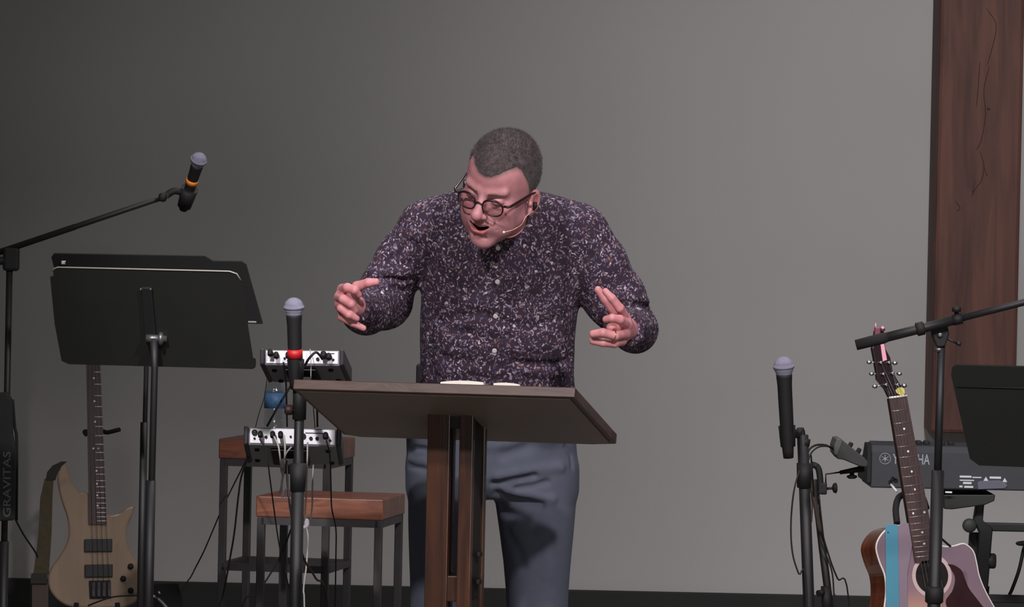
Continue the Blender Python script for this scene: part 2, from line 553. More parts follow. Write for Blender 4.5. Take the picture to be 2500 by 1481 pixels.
def surface(f, lo, hi, h):
    """naive surface nets over a box, fine samples only near the surface"""
    lo = np.array(lo, float); hi = np.array(hi, float)
    C = 4
    n = np.ceil((hi - lo) / (h * C)).astype(int)
    nc = n + 1
    gx, gy, gz = [lo[i] + (np.arange(n[i]) + 0.5) * h * C for i in range(3)]
    G = np.stack(np.meshgrid(gx, gy, gz, indexing='ij'), -1).reshape(-1, 3).astype(np.float32)
    dc = f(G).reshape(n)
    near = np.abs(dc) < h * C * 1.9
    fn = n * C
    vals = np.repeat(np.repeat(np.repeat(dc, C, 0), C, 1), C, 2).astype(np.float32)
    msk = np.repeat(np.repeat(np.repeat(near, C, 0), C, 1), C, 2)
    idx = np.argwhere(msk)
    out = np.empty(len(idx), np.float32)
    for s in range(0, len(idx), 400000):
        out[s:s + 400000] = f((lo + idx[s:s + 400000] * h).astype(np.float32))
    vals[msk] = out
    ins = vals < 0
    a = ins[:-1, :-1, :-1].astype(np.int8)
    cnt = np.zeros_like(a)
    for i in (0, 1):
        for j in (0, 1):
            for k in (0, 1):
                cnt += ins[i:fn[0] - 1 + i, j:fn[1] - 1 + j, k:fn[2] - 1 + k]
    act = (cnt > 0) & (cnt < 8)
    ci = np.argwhere(act)
    vid = -np.ones(act.shape, np.int64); vid[act] = np.arange(len(ci))
    acc = np.zeros((len(ci), 3)); w = np.zeros(len(ci))
    corners = [(i, j, k) for i in (0, 1) for j in (0, 1) for k in (0, 1)]
    for c0 in corners:
        for ax in range(3):
            if c0[ax]:
                continue
            c1 = list(c0); c1[ax] = 1
            v0 = vals[ci[:, 0] + c0[0], ci[:, 1] + c0[1], ci[:, 2] + c0[2]]
            v1 = vals[ci[:, 0] + c1[0], ci[:, 1] + c1[1], ci[:, 2] + c1[2]]
            x = (v0 < 0) != (v1 < 0)
            t = np.where(x, v0 / np.where(x, v0 - v1, 1), 0)
            q = np.array(c0, float)[None] + np.zeros((len(ci), 3)); q[:, ax] += t
            acc[x] += q[x]; w[x] += 1
    pos = lo + (ci + acc / np.maximum(w, 1)[:, None]) * h
    faces = []
    for ax in range(3):
        o1, o2 = [(1, 2), (2, 0), (0, 1)][ax]
        s0 = [slice(0, fn[i] - 1) for i in range(3)]
        A = ins[:-1, :, :] if ax == 0 else ins[:, :-1, :] if ax == 1 else ins[:, :, :-1]
        B = ins[1:, :, :] if ax == 0 else ins[:, 1:, :] if ax == 1 else ins[:, :, 1:]
        e = np.argwhere(A != B)
        e = e[(e[:, o1] > 0) & (e[:, o2] > 0) & (e[:, o1] < fn[o1] - 1) & (e[:, o2] < fn[o2] - 1)]
        inside_first = A[e[:, 0], e[:, 1], e[:, 2]]
        q = []
        for d1, d2 in ((0, 0), (-1, 0), (-1, -1), (0, -1)):
            c = e.copy(); c[:, o1] += d1; c[:, o2] += d2
            q.append(vid[c[:, 0], c[:, 1], c[:, 2]])
        q = np.stack(q, 1)
        q = q[(q >= 0).all(1)] if (q < 0).any() else q
        if len(q) == len(inside_first):
            q[~inside_first] = q[~inside_first][:, ::-1]
        faces.append(q)
    return pos, np.concatenate(faces)


def np_mesh(name, pos, faces, smooth=True):
    me = bpy.data.meshes.new(name)
    me.vertices.add(len(pos)); me.vertices.foreach_set('co', pos.astype(np.float32).ravel())
    me.loops.add(len(faces) * 4); me.loops.foreach_set('vertex_index', faces.astype(np.int32).ravel())
    me.polygons.add(len(faces)); me.polygons.foreach_set('loop_start', (np.arange(len(faces)) * 4).astype(np.int32))
    me.polygons.foreach_set('loop_total', np.full(len(faces), 4, np.int32))
    me.polygons.foreach_set('use_smooth', np.full(len(faces), smooth))
    me.update(calc_edges=True)
    me.validate()
    return me


def hit(f, px, py, y0=-1.2, y1=0.8):
    """first surface point of a distance field seen at a pixel"""
    ys = np.arange(y0, y1, 0.002)
    pts = np.array([P(px, py, y) for y in (y0, y1)])
    L = pts[0][None] + (pts[1] - pts[0])[None] * ((ys - y0) / (y1 - y0))[:, None]
    d = f(L.astype(np.float32))
    k = np.argmax(d < 0)
    return Vector(L[k]) if d[k] < 0 else None


# ------------------------------------------------------------------ the person
# head frame
yaw, pit, rol = R_(28), R_(22), R_(17)
f0 = Vector((-math.sin(yaw), -math.cos(yaw), 0)); zz = Vector((0, 0, 1))
hf = f0 * math.cos(pit) - zz * math.sin(pit)
hu = zz * math.cos(pit) + f0 * math.sin(pit)
hr = Vector((math.cos(yaw), -math.sin(yaw), 0))
hr2 = hr * math.cos(rol) - hu * math.sin(rol)
hu2 = hu * math.cos(rol) + hr * math.sin(rol)
HC = P(1222, 447, -0.35)
HM = np.array([list(hr2 * 0.95), list(hf), list(hu2)], dtype=np.float32)     # world -> head local rows
HCn = V(HC)


def to_local(p):
    return (p - HCn) @ HM.T


def LW(x, y, z):
    return HC + hr2 * (x / 0.95) + hf * y + hu2 * z


def cranium(q):
    d = ell(q, (0, -0.014, 0.030), (0.077, 0.099, 0.089))
    d = smin(d, ell(q, (0, 0.045, 0.045), (0.052, 0.045, 0.045)), 0.03)
    return d


def head_local(q):
    d = cranium(q)
    d = smin(d, ell(q, (0, 0.022, -0.032), (0.065, 0.070, 0.090)), 0.03)
    d = smin(d, ell(q, (0, 0.048, -0.097), (0.047, 0.043, 0.037)), 0.03)
    d = smin(d, ell(q, (0.003, 0.078, -0.122), (0.023, 0.0175, 0.0175)), 0.022)
    for s in (-1, 1):
        d = smin(d, sph(q, (s * 0.052, 0.006, -0.074), 0.018), 0.03)
        d = smin(d, sph(q, (s * 0.044, 0.064, -0.030), 0.018), 0.025)
        d = smin(d, ell(q, (s * 0.042, 0.052, -0.066), (0.022, 0.024, 0.034)), 0.022)
        d = smin(d, rcone(q, (s * 0.044, 0.078, 0.020), (s * 0.012, 0.089, 0.014), 0.007, 0.008), 0.014)
        d = smax(d, -ell(q, (s * 0.032, 0.104, -0.003), (0.018, 0.018, 0.012)), 0.012)
        d = smin(d, ell(q, (s * 0.032, 0.081, -0.004), (0.0150, 0.0135, 0.0115)), 0.004)
        d = d + groove(q, [(s * 0.019, 0.091, -0.010), (s * 0.032, 0.095, -0.0115), (s * 0.046, 0.087, -0.008)], 0.0018, 0.0018)
        d = d + groove(q, [(s * 0.018, 0.100, -0.034), (s * 0.030, 0.094, -0.052), (s * 0.037, 0.084, -0.076)], 0.0045, 0.0022)
        d = d + groove(q, [(s * 0.020, 0.090, -0.018), (s * 0.034, 0.088, -0.024), (s * 0.045, 0.078, -0.020)], 0.003, 0.0012)
    d = smin(d, rcone(q, (0, 0.089, 0.008), (0, 0.116, -0.034), 0.0075, 0.0115), 0.010)
    d = smin(d, sph(q, (0, 0.119, -0.038), 0.0128), 0.006)
    for s in (-1, 1):
        d = smin(d, ell(q, (s * 0.0135, 0.106, -0.042), (0.0078, 0.010, 0.0078)), 0.006)
        d = smax(d, -ell(q, (s * 0.0065, 0.114, -0.0515), (0.0034, 0.0052, 0.0042)), 0.002)
    d = smin(d, ell(q, (0, 0.080, -0.070), (0.033, 0.022, 0.024)), 0.02)
    for z, a in ((0.040, 0.0011), (0.050, 0.0010), (0.031, 0.0008)):
        d = d + groove(q, [(-0.035, 0.075, z + 0.003), (0, 0.091, z - 0.002), (0.035, 0.075, z + 0.003)], 0.0022, a)
    # open mouth, corners pulled up
    q2 = q.copy(); q2[:, 2] = q[:, 2] - q[:, 0] ** 2 * 12.0
    up_l = chain(q2, [(-0.027, 0.087, -0.072), (-0.012, 0.100, -0.0655), (0, 0.1025, -0.0670), (0.012, 0.100, -0.0655), (0.027, 0.087, -0.072)], [0.003, 0.0046, 0.0044, 0.0046, 0.003])
    lo_l = chain(q2, [(-0.026, 0.086, -0.077), (-0.012, 0.0975, -0.0885), (0.012, 0.0975, -0.0885), (0.026, 0.086, -0.077)], [0.003, 0.0058, 0.0058, 0.003])
    d = smin(d, up_l, 0.005); d = smin(d, lo_l, 0.005)
    d = smax(d, -ell(q2, (0, 0.096, -0.0775), (0.0245, 0.034, 0.0072)), 0.0025)
    d = d + groove(q, [(-0.016, 0.088, -0.103), (0.016, 0.088, -0.103)], 0.005, 0.0026)
    # ears
    for s in (-1, 1):
        c = (s * 0.0815, -0.014, -0.025)
        ca, sa = math.cos(s * 0.42), math.sin(s * 0.42)
        Re = V([[ca, -sa, 0], [sa, ca, 0], [0, 0, 1]])
        e = ell(q, c, (0.0075, 0.0175, 0.031), Re)
        e = smin(e, ell(q, (s * 0.079, -0.006, -0.051), (0.007, 0.009, 0.012)), 0.006)
        e = smax(e, -ell(q, (s * 0.0905, -0.010, -0.023), (0.0085, 0.0105, 0.019), Re), 0.003)
        e = smin(e, ell(q, (s * 0.0800, 0.001, -0.029), (0.005, 0.004, 0.006)), 0.003)
        d = smin(d, e, 0.005)
    return d


NB = P(1236, 560, -0.10)                                          # neck root between the shoulders


def head_field(p):
    q = to_local(p)
    d = head_local(q)
    nk = rcone(p, LW(0, -0.040, -0.040), NB, 0.047, 0.056)
    return smin(d, nk, 0.02)


def PV(x, y, Y):
    return tuple(P(x, y, Y))


# hands, each digit a chain of joints
def hand_left_of_picture(p):
    wr = PV(868, 746, -0.262); fore = PV(905, 750, -0.15)
    d = rcone(p, fore, wr, 0.030, 0.025)
    kn = {'i': PV(836, 706, -0.345), 'm': PV(829, 725, -0.352), 'r': PV(830, 744, -0.348), 'p': PV(836, 761, -0.335)}
    for k, r in (('i', 0.0125), ('m', 0.013), ('r', 0.0125), ('p', 0.0115)):
        d = smin(d, rcone(p, wr, kn[k], 0.019, r), 0.012)
    dg = chain(p, [PV(862, 722, -0.300), PV(872, 700, -0.340), PV(899, 690, -0.358), PV(918, 688, -0.362)], [0.0150, 0.0130, 0.0108, 0.0088])
    d = smin(d, dg, 0.008)
    for pts, rs in (
            ([kn['i'], PV(848, 702, -0.392), PV(866, 708, -0.402), PV(875, 719, -0.392)], [0.0125, 0.0108, 0.0098, 0.0082]),
            ([kn['m'], PV(838, 730, -0.402), PV(857, 742, -0.414), PV(866, 757, -0.402)], [0.0128, 0.0110, 0.0100, 0.0084]),
            ([kn['r'], PV(833, 752, -0.394), PV(852, 768, -0.408), PV(870, 777, -0.398)], [0.0122, 0.0104, 0.0096, 0.0080]),
            ([kn['p'], PV(835, 774, -0.372), PV(862, 789, -0.384), PV(887, 801, -0.380)], [0.0112, 0.0100, 0.0090, 0.0074])):
        d = smin(d, chain(p, pts, rs, 0.003), 0.0035)
    return d


def hand_right_of_picture(p):
    wr = PV(1531, 803, -0.262); fore = PV(1550, 803, -0.15)
    d = rcone(p, fore, wr, 0.030, 0.025)
    kn = {'i': PV(1527, 777, -0.335), 'm': PV(1530, 793, -0.342), 'r': PV(1526, 814, -0.340), 'p': PV(1518, 832, -0.328)}
    for k, r in (('i', 0.0125), ('m', 0.013), ('r', 0.0125), ('p', 0.0115)):
        d = smin(d, rcone(p, wr, kn[k], 0.019, r), 0.012)
    d = smin(d, rcone(p, PV(1515, 800, -0.30), PV(1492, 800, -0.32), 0.014, 0.012), 0.012)
    dg = chain(p, [PV(1520, 785, -0.300), PV(1503, 762, -0.318), PV(1478, 730, -0.330), PV(1460, 707, -0.338)], [0.0150, 0.0135, 0.0115, 0.0088])
    d = smin(d, dg, 0.008)
    for pts, rs in (
            ([kn['i'], PV(1513, 752, -0.372), PV(1494, 728, -0.382), PV(1478, 711, -0.380)], [0.0125, 0.0108, 0.0098, 0.0080]),
            ([kn['m'], PV(1513, 780, -0.392), PV(1494, 776, -0.404), PV(1479, 779, -0.396)], [0.0128, 0.0110, 0.0100, 0.0082]),
            ([kn['r'], PV(1502, 820, -0.392), PV(1472, 812, -0.406), PV(1448, 815, -0.398)], [0.0122, 0.0108, 0.0108, 0.0092]),
            ([kn['p'], PV(1500, 838, -0.372), PV(1472, 836, -0.386), PV(1447, 832, -0.382)], [0.0112, 0.0104, 0.0100, 0.0086])):
        d = smin(d, chain(p, pts, rs, 0.003), 0.0035)
    return d


def loft(p, rows, n=2.3):
    """rows of (py, left px, right px, centre Y, half depth): horizontal super-ellipse slices"""
    zs, cx, cy, aa, bb = [], [], [], [], []
    for py, l, r, Y, hd in rows:
        a = P(l, py, Y); b = P(r, py, Y)
        zs.append((a.z + b.z) / 2); cx.append((a.x + b.x) / 2); cy.append(Y); aa.append((b.x - a.x) / 2); bb.append(hd)
    o = np.argsort(zs); zs = np.array(zs)[o]
    z = p[:, 2]
    cx, cy, aa, bb = [np.interp(z, zs, np.array(v)[o]).astype(np.float32) for v in (cx, cy, aa, bb)]
    k = ((np.abs(p[:, 0] - cx) / aa) ** n + (np.abs(p[:, 1] - cy) / bb) ** n) ** (1 / n)
    d = (k - 1) * np.minimum(aa, bb)
    return d, zs[0], zs[-1]


TORSO = [(460, 1130, 1305, -0.10, 0.045), (472, 1095, 1352, -0.11, 0.065), (486, 1052, 1400, -0.11, 0.080), (505, 1015, 1430, -0.11, 0.092), (530, 1000, 1452, -0.11, 0.102),
         (570, 1000, 1458, -0.10, 0.112), (620, 1012, 1435, -0.08, 0.125), (680, 1030, 1418, -0.06, 0.132), (750, 1028, 1410, -0.03, 0.138),
         (830, 1026, 1402, 0.00, 0.142), (900, 1026, 1402, 0.03, 0.142), (960, 1022, 1406, 0.05, 0.140), (1012, 1018, 1410, 0.06, 0.138)]


def noise_wave(p, s, seed):
    r = np.random.default_rng(seed); v = 0
    for i in range(5):
        k = r.normal(size=3) * s; v = v + np.sin(p @ k.astype(np.float32) + r.uniform(0, 6.28))
    return v / 5


def shirt_raw(p):
    d, z0, z1 = loft(p, TORSO, 2.25)
    # sleeves
    dr = chain(p, [PV(1418, 566, -0.10), PV(1462, 644, -0.08), PV(1503, 730, -0.055), PV(1549, 803, -0.03)], [0.064, 0.066, 0.072, 0.056], 0.02)
    dr = smin(dr, chain(p, [PV(1549, 803, -0.03), PV(1545, 802, -0.14), PV(1537, 803, -0.27)], [0.056, 0.050, 0.040], 0.02), 0.015)
    dl = chain(p, [PV(1038, 560, -0.10), PV(985, 628, -0.08), PV(942, 705, -0.055), PV(925, 745, -0.03)], [0.064, 0.058, 0.062, 0.058], 0.02)
    dl = smin(dl, chain(p, [PV(938, 738, -0.03), PV(893, 755, -0.14), PV(866, 748, -0.27)], [0.066, 0.058, 0.041], 0.02), 0.015)
    dl = smin(dl, chain(p, [PV(985, 630, -0.07), PV(940, 668, -0.10)], [0.056, 0.036], 0.02), 0.03)
    # cuffs end cleanly
    for (a, c) in ((P(866, 748, -0.27), P(893, 755, -0.14)), (P(1537, 803, -0.27), P(1545, 802, -0.14))):
        n = (a - c).normalized(); near = np.linalg.norm(p - V(a), axis=1)
        cut = (p - V(a + n * 0.000)) @ V(n)
        if a.x < 0:
            dl = np.where(near < 0.09, smax(dl, cut, 0.004), dl)
        else:
            dr = np.where(near < 0.09, smax(dr, cut, 0.004), dr)
    d = smin(d, dr, 0.03); d = smin(d, dl, 0.03)
    d = smax(d, z0 - p[:, 2], 0.006)
    return d


_C = {}


def crs(key, f, lst):
    """creases drawn along the visible surface: [(pixel path, width, depth)]"""
    if key not in _C:
        _C[key] = []
        for path, r, dep in lst:
            pts = [hit(f, x, y) for x, y in path]
            pts = [tuple(q) for q in pts if q is not None]
            if len(pts) > 1:
                _C[key].append((pts, r, dep))
    return _C[key]


SHIRT_FOLDS = [
    ([(1500, 742), (1530, 750), (1560, 741), (1590, 755)], 0.007, 0.013), ([(1505, 724), (1545, 726), (1580, 735)], 0.010, -0.008),
    ([(1540, 770), (1560, 790), (1575, 822)], 0.008, 0.006), ([(1440, 600), (1490, 640), (1530, 700)], 0.014, -0.004),
    ([(1500, 640), (1520, 690), (1560, 720)], 0.008, 0.005),
    ([(925, 684), (960, 680), (1005, 684)], 0.006, 0.010), ([(905, 668), (950, 662), (1000, 664)], 0.009, -0.008),
    ([(935, 640), (975, 625), (1005, 590)], 0.008, 0.007), ([(930, 655), (975, 645), (1015, 640)], 0.008, 0.006),
    ([(960, 610), (985, 590), (1005, 560)], 0.010, -0.006), ([(1022, 600), (1012, 640), (1026, 690)], 0.008, 0.010),
    ([(915, 735), (940, 750), (950, 780)], 0.007, 0.006), ([(960, 700), (985, 715), (1000, 700)], 0.007, 0.006),
    ([(895, 702), (912, 722), (936, 738)], 0.004, 0.006), ([(900, 716), (915, 745), (912, 790)], 0.004, 0.003),
    ([(1548, 752), (1560, 780), (1556, 815)], 0.004, 0.004),
    ([(1060, 640), (1095, 690), (1130, 705)], 0.014, 0.005), ([(1080, 560), (1060, 600), (1045, 660)], 0.012, 0.005),
    ([(1360, 560), (1380, 620), (1390, 680)], 0.012, 0.005), ([(1050, 760), (1090, 800), (1150, 812)], 0.011, 0.006),
    ([(1100, 780), (1170, 765), (1220, 780)], 0.012, 0.008), ([(1240, 790), (1300, 800), (1360, 780)], 0.014, 0.006),
    ([(1130, 820), (1200, 830), (1240, 822)], 0.012, 0.005), ([(1260, 885), (1320, 890), (1395, 872)], 0.010, 0.008),
    ([(1280, 905), (1340, 912), (1395, 900)], 0.010, -0.006), ([(1060, 860), (1110, 880), (1160, 884)], 0.012, 0.005),
    ([(1050, 700), (1054, 780), (1048, 900)], 0.010, 0.006), ([(1390, 690), (1385, 780), (1392, 860)], 0.010, 0.006),
    ([(1120, 730), (1170, 740), (1215, 730)], 0.014, -0.004), ([(1100, 690), (1140, 640), (1180, 620)], 0.014, 0.004),
    ([(1330, 700), (1300, 640), (1270, 600)], 0.014, 0.004), ([(1075, 905), (1150, 900), (1220, 908)], 0.009, -0.005),
    ([(1250, 850), (1310, 845), (1370, 838)], 0.010, -0.005),
    ([(1408, 560), (1400, 620), (1405, 680)], 0.010, 0.004), ([(1070, 600), (1100, 560), (1110, 520)], 0.014, 0.003)]


def shirt_field(p):
    d = shirt_raw(p)
    for pts, r, dep in crs('shirt', shirt_raw, SHIRT_FOLDS):
        lo = np.min(np.array(pts), 0) - 0.045; hi = np.max(np.array(pts), 0) + 0.045
        m_ = ((p > lo) & (p < hi)).all(1)
        if m_.any():
            d[m_] += groove(p[m_], pts, r, dep).astype(np.float32)
    d = d + 0.0022 * noise_wave(p, 22.0, 3) + 0.0012 * noise_wave(p, 55.0, 5)
    # opening for the neck
    d = smax(d, -rcone(p, LW(0, -0.030, -0.06), P(1238, 552, -0.12), 0.054, 0.054), 0.006)
    return d


PELVIS = [(940, 1030, 1398, 0.05, 0.120), (1000, 1008, 1402, 0.07, 0.128), (1050, 992, 1406, 0.08, 0.132), (1110, 992, 1412, 0.09, 0.135),
          (1160, 994, 1411, 0.09, 0.130), (1215, 996, 1407, 0.09, 0.105)]
LEG_R = [(1120, 1205, 1411, 0.09, 0.105), (1180, 1203, 1410, 0.09, 0.108), (1230, 1209, 1406, 0.09, 0.106), (1300, 1219, 1400, 0.08, 0.100),
         (1370, 1228, 1394, 0.07, 0.094), (1440, 1234, 1388, 0.06, 0.088), (1500, 1237, 1384, 0.05, 0.084), (1600, 1243, 1376, 0.045, 0.078),
         (1750, 1250, 1368, 0.07, 0.072), (1900, 1256, 1360, 0.09, 0.068), (1995, 1252, 1364, 0.09, 0.075)]
LEG_L = [(1120, 993, 1200, 0.09, 0.105), (1180, 995, 1199, 0.09, 0.108), (1230, 997, 1180, 0.09, 0.106), (1300, 998, 1170, 0.08, 0.100),
         (1370, 999, 1163, 0.07, 0.094), (1440, 1001, 1158, 0.06, 0.088), (1500, 1003, 1152, 0.05, 0.084), (1600, 1007, 1143, 0.045, 0.078),
         (1750, 1010, 1128, 0.07, 0.072), (1900, 1012, 1118, 0.09, 0.068), (1995, 1006, 1120, 0.09, 0.075)]


def pants_raw(p):
    d, a0, a1 = loft(p, PELVIS, 2.3)
    d = smax(smax(d, a0 - p[:, 2], 0.03), p[:, 2] - a1, 0.004)
    for L in (LEG_R, LEG_L):
        e, b0, b1 = loft(p, L, 2.15)
        e = smax(smax(e, b0 - p[:, 2], 0.004), p[:, 2] - b1, 0.03)
        d = smin(d, e, 0.018)
    return d


PANT_FOLDS = [
    ([(1205, 1180), (1250, 1172), (1305, 1160)], 0.008, 0.013), ([(1215, 1162), (1280, 1150), (1370, 1140)], 0.011, -0.008),
    ([(1262, 1192), (1300, 1186), (1335, 1176)], 0.007, 0.010), ([(1215, 1205), (1260, 1220), (1322, 1233)], 0.010, 0.015),
    ([(1235, 1202), (1290, 1208), (1350, 1218)], 0.010, -0.009), ([(1225, 1245), (1265, 1262), (1300, 1290)], 0.012, 0.010),
    ([(1240, 1300), (1262, 1340), (1275, 1380)], 0.012, 0.008), ([(1310, 1060), (1290, 1090), (1230, 1110)], 0.014, 0.006),
    ([(1195, 1090), (1240, 1082), (1290, 1062)], 0.012, -0.005), ([(1380, 1090), (1395, 1110), (1398, 1140)], 0.005, 0.010),
    ([(1000, 1100), (1012, 1093), (1040, 1096)], 0.005, 0.014), ([(1000, 1135), (1040, 1145)], 0.007, 0.006),
    ([(1000, 1120), (1040, 1125)], 0.008, -0.005), ([(1330, 1240), (1345, 1320), (1340, 1400)], 0.02, -0.005)]


def pants_field(p):
    d = pants_raw(p)
    for pts, r, dep in crs('pants', pants_raw, PANT_FOLDS):
        lo = np.min(np.array(pts), 0) - 0.05; hi = np.max(np.array(pts), 0) + 0.05
        m_ = ((p > lo) & (p < hi)).all(1)
        if m_.any():
            d[m_] += groove(p[m_], pts, r, dep).astype(np.float32)
    return d + 0.0022 * noise_wave(p, 17.0, 11)


foot = P(1230, 1990, 0.09)
person = thing('person', 'person in dark patterned shirt and slate trousers, leaning over the lectern, hands raised', 'person', (foot.x, 0.05, 0.0))


def core_field(p):
    d, z0, z1 = loft(p, [(a, b + 22, c - 22, y, h * 0.82) for a, b, c, y, h in TORSO[1:]], 2.2)
    d = smax(smax(d, z0 - p[:, 2], 0.01), p[:, 2] - z1, 0.02)
    d = smin(d, rcone(p, NB, P(1232, 640, -0.07), 0.062, 0.08), 0.03)
    e, z0, z1 = loft(p, [(a, b + 20, c - 20, y, h * 0.82) for a, b, c, y, h in PELVIS], 2.2)
    d = smin(d, smax(smax(e, z0 - p[:, 2], 0.02), p[:, 2] - z1, 0.02), 0.02)
    for L in (LEG_R, LEG_L):
        e, z0, z1 = loft(p, [(a, b + 20, c - 20, y, h * 0.75) for a, b, c, y, h in L[:-1]], 2.0)
        d = smin(d, smax(smax(e, z0 - p[:, 2], 0.02), p[:, 2] - z1, 0.02), 0.02)
    for pts in ([PV(1425, 565, -0.09), PV(1490, 690, -0.07), PV(1549, 800, -0.04), PV(1550, 803, -0.15), PV(1535, 803, -0.22)],
                [PV(1035, 565, -0.09), PV(975, 665, -0.07), PV(925, 745, -0.04), PV(905, 750, -0.15), PV(875, 747, -0.22)]):
        d = smin(d, chain(p, pts, [0.048, 0.042, 0.036, 0.030, 0.026], 0.02), 0.02)
    return d


def bounds(pts, pad):
    a = np.array([list(p) for p in pts])
    return a.min(0) - pad, a.max(0) + pad


verts, quads, off = [], [], 0
hl = bounds([HC], 0.17)
parts_ = []
for f, (lo, hi), h in (
        (head_field, (hl[0] + V([0, 0, -0.03]), hl[1] + V([0, 0.1, 0])), 0.0019),
        (hand_left_of_picture, bounds([P(815, 680, -0.42), P(930, 810, -0.14)], 0.035), 0.0016),
        (hand_right_of_picture, bounds([P(1430, 695, -0.42), P(1560, 850, -0.14)], 0.035), 0.0016),
        (core_field, bounds([P(800, 480, -0.3), P(1610, 1960, 0.28)], 0.02), 0.012)):
    pos, fc = surface(f, lo, hi, h)
    parts_.append(len(pos)); verts.append(pos); quads.append(fc + off); off += len(pos)
verts = np.concatenate(verts); quads = np.concatenate(quads)
me = np_mesh('body', verts, quads)
# skin tint per vertex: lips, nose, ears and cheeks are redder, the mouth cavity dark
vc = np.empty(len(me.vertices) * 3, np.float32); me.vertices.foreach_get('co', vc); vc = vc.reshape(-1, 3)
q = to_local(vc)
skin = V(lin((197, 144, 150))[:3])
colr = np.tile(skin, (len(vc), 1))


def blend(w, rgb):
    global colr
    c = V(lin(rgb)[:3]); w = np.clip(w, 0, 1)[:, None]
    colr = colr * (1 - w) + c * w


inhead = np.linalg.norm(q, axis=1) < 0.17
q2 = q.copy(); q2[:, 2] = q[:, 2] - q[:, 0] ** 2 * 12.0
lip = np.minimum(chain(q2, [(-0.025, 0.088, -0.071), (0, 0.104, -0.0665), (0.025, 0.088, -0.071)], [0.003, 0.005, 0.003]),
                 chain(q2, [(-0.025, 0.087, -0.078), (-0.012, 0.099, -0.0885), (0.012, 0.099, -0.0885), (0.025, 0.087, -0.078)], [0.003, 0.0062, 0.0062, 0.003]))
blend(np.exp(-(np.linalg.norm((q - V((0, 0.119, -0.040))) / V((1, 1, 1)), axis=1) / 0.018) ** 2) * 0.45, (208, 124, 126))
for s in (-1, 1):
    blend(np.exp(-(np.linalg.norm(q - V((s * 0.043, 0.075, -0.035)), axis=1) / 0.026) ** 2) * 0.40, (200, 122, 126))
    blend(np.exp(-(np.linalg.norm(q - V((s * 0.085, -0.012, -0.010)), axis=1) / 0.025) ** 2) * 0.4, (206, 118, 116))
blend((np.exp(-((q[:, 2] - 0.045) / 0.03) ** 2) * (q[:, 1] > 0.03) * inhead) * 0.35, (190, 122, 122))
blend((np.exp(-((q[:, 2] + 0.1) / 0.028) ** 2) * (q[:, 1] > 0.0) * inhead) * 0.30, (176, 124, 126))
blend(np.clip(1 - lip / 0.0022, 0, 1) * inhead * 0.75, (184, 96, 98))
inm = ell(q2, (0, 0.082, -0.0775), (0.0255, 0.022, 0.0078))
blend((inm < 0.0012) * (q[:, 1] < 0.0965 - np.abs(q[:, 0]) * 0.35) * 1.0, (70, 26, 28))
thv = np.degrees(np.abs(np.arctan2(q[:, 0], q[:, 1] + 0.014)))
HTa = np.array([(0, .056), (8, .058), (18, .068), (30, .076), (42, .078), (52, .068), (62, .046), (72, .020), (80, -.012), (92, -.018), (104, -.004), (120, -.036), (150, -.062), (180, -.068)])
sv = q[:, 2] - np.interp(thv, HTa[:, 0], HTa[:, 1])
blend(np.clip(1 + sv / 0.012, 0, 1) ** 1.5 * 0.85 * inhead * (np.abs(q[:, 0]) < 0.0785), (118, 98, 94))
hm = ~inhead
blend(hm * 0.5, (226, 150, 152))
at = me.color_attributes.new('tint', 'FLOAT_COLOR', 'POINT')
at.data.foreach_set('color', np.concatenate([colr, np.ones((len(colr), 1))], 1).astype(np.float32).ravel())
link_mesh('body', me, M_skin, person)

# shirt and trousers
pos, fc = surface(shirt_field, *bounds([P(805, 455, -0.30), P(1612, 1020, 0.21)], 0.02), 0.0036)
shirt = link_mesh('shirt', np_mesh('shirt', pos, fc), M_shirt, person)
pos, fc = surface(pants_field, *bounds([P(980, 930, -0.08), P(1420, 2002, 0.25)], 0.02), 0.0048)
link_mesh('trousers', np_mesh('trousers', pos, fc), M_pants, person)

# shoes
for x in (1062, 1308):
    c = P(x, 2000, 0.05); c.z = 0.0
    MB().sphere((c.x, c.y - 0.06, 0.045), 1.0, (0.05, 0.15, 0.048)).box((c.x, c.y - 0.055, 0.012), (0.10, 0.29, 0.024), bevel=0.01).build('shoe', M_shoe, person)

# shirt buttons, placket and collar
def normal_at(f, p, e=0.004):
    p = np.array(p, dtype=np.float32)[None]
    g = [float(f(p + V(d) * e)[0] - f(p - V(d) * e)[0]) for d in ((1, 0, 0), (0, 1, 0), (0, 0, 1))]
    return Vector(g).normalized()


for x, y in ((1216, 605), (1214, 687), (1210, 771), (1207, 855)):
    h_ = hit(shirt_field, x, y)
    n = normal_at(shirt_field, h_, 0.008)
    MB().lathe([(0, 0.0060), (0.0022, 0.0060), (0.0030, 0.0050), (0.0024, 0.0030), (0.0024, 0.0001)], h_ + n * 0.0008, h_ + n, 16).build('button', M_btnw, shirt)
pk = MB()
prev = None
for y in range(600, 950, 6):
    ps = []
    for x, lf in ((1197, -0.0008), (1198.5, 0.0012), (1215, 0.0012), (1230, 0.0012), (1231.5, -0.0008)):
        h_ = hit(shirt_field, x - (y - 600) * 0.03, y)
        ps.append(pk.bm.verts.new(h_ + normal_at(shirt_field, h_, 0.01) * lf))
    if prev:
        for k in range(4):
            pk.bm.faces.new((prev[k], prev[k + 1], ps[k + 1], ps[k])).smooth = True
    prev = ps
pk.build('placket', M_shirt, shirt)
for cx, cy, dx in ((933, 715, 0), ):
    h_ = hit(shirt_field, cx, cy); n = normal_at(shirt_field, h_, 0.008)
    MB().lathe([(0, 0.0052), (0.0025, 0.0052), (0.003, 0.004), (0.0025, 0.0001)], h_ - n * 0.0005, h_ + n, 14).build('button', M_btnw, shirt)

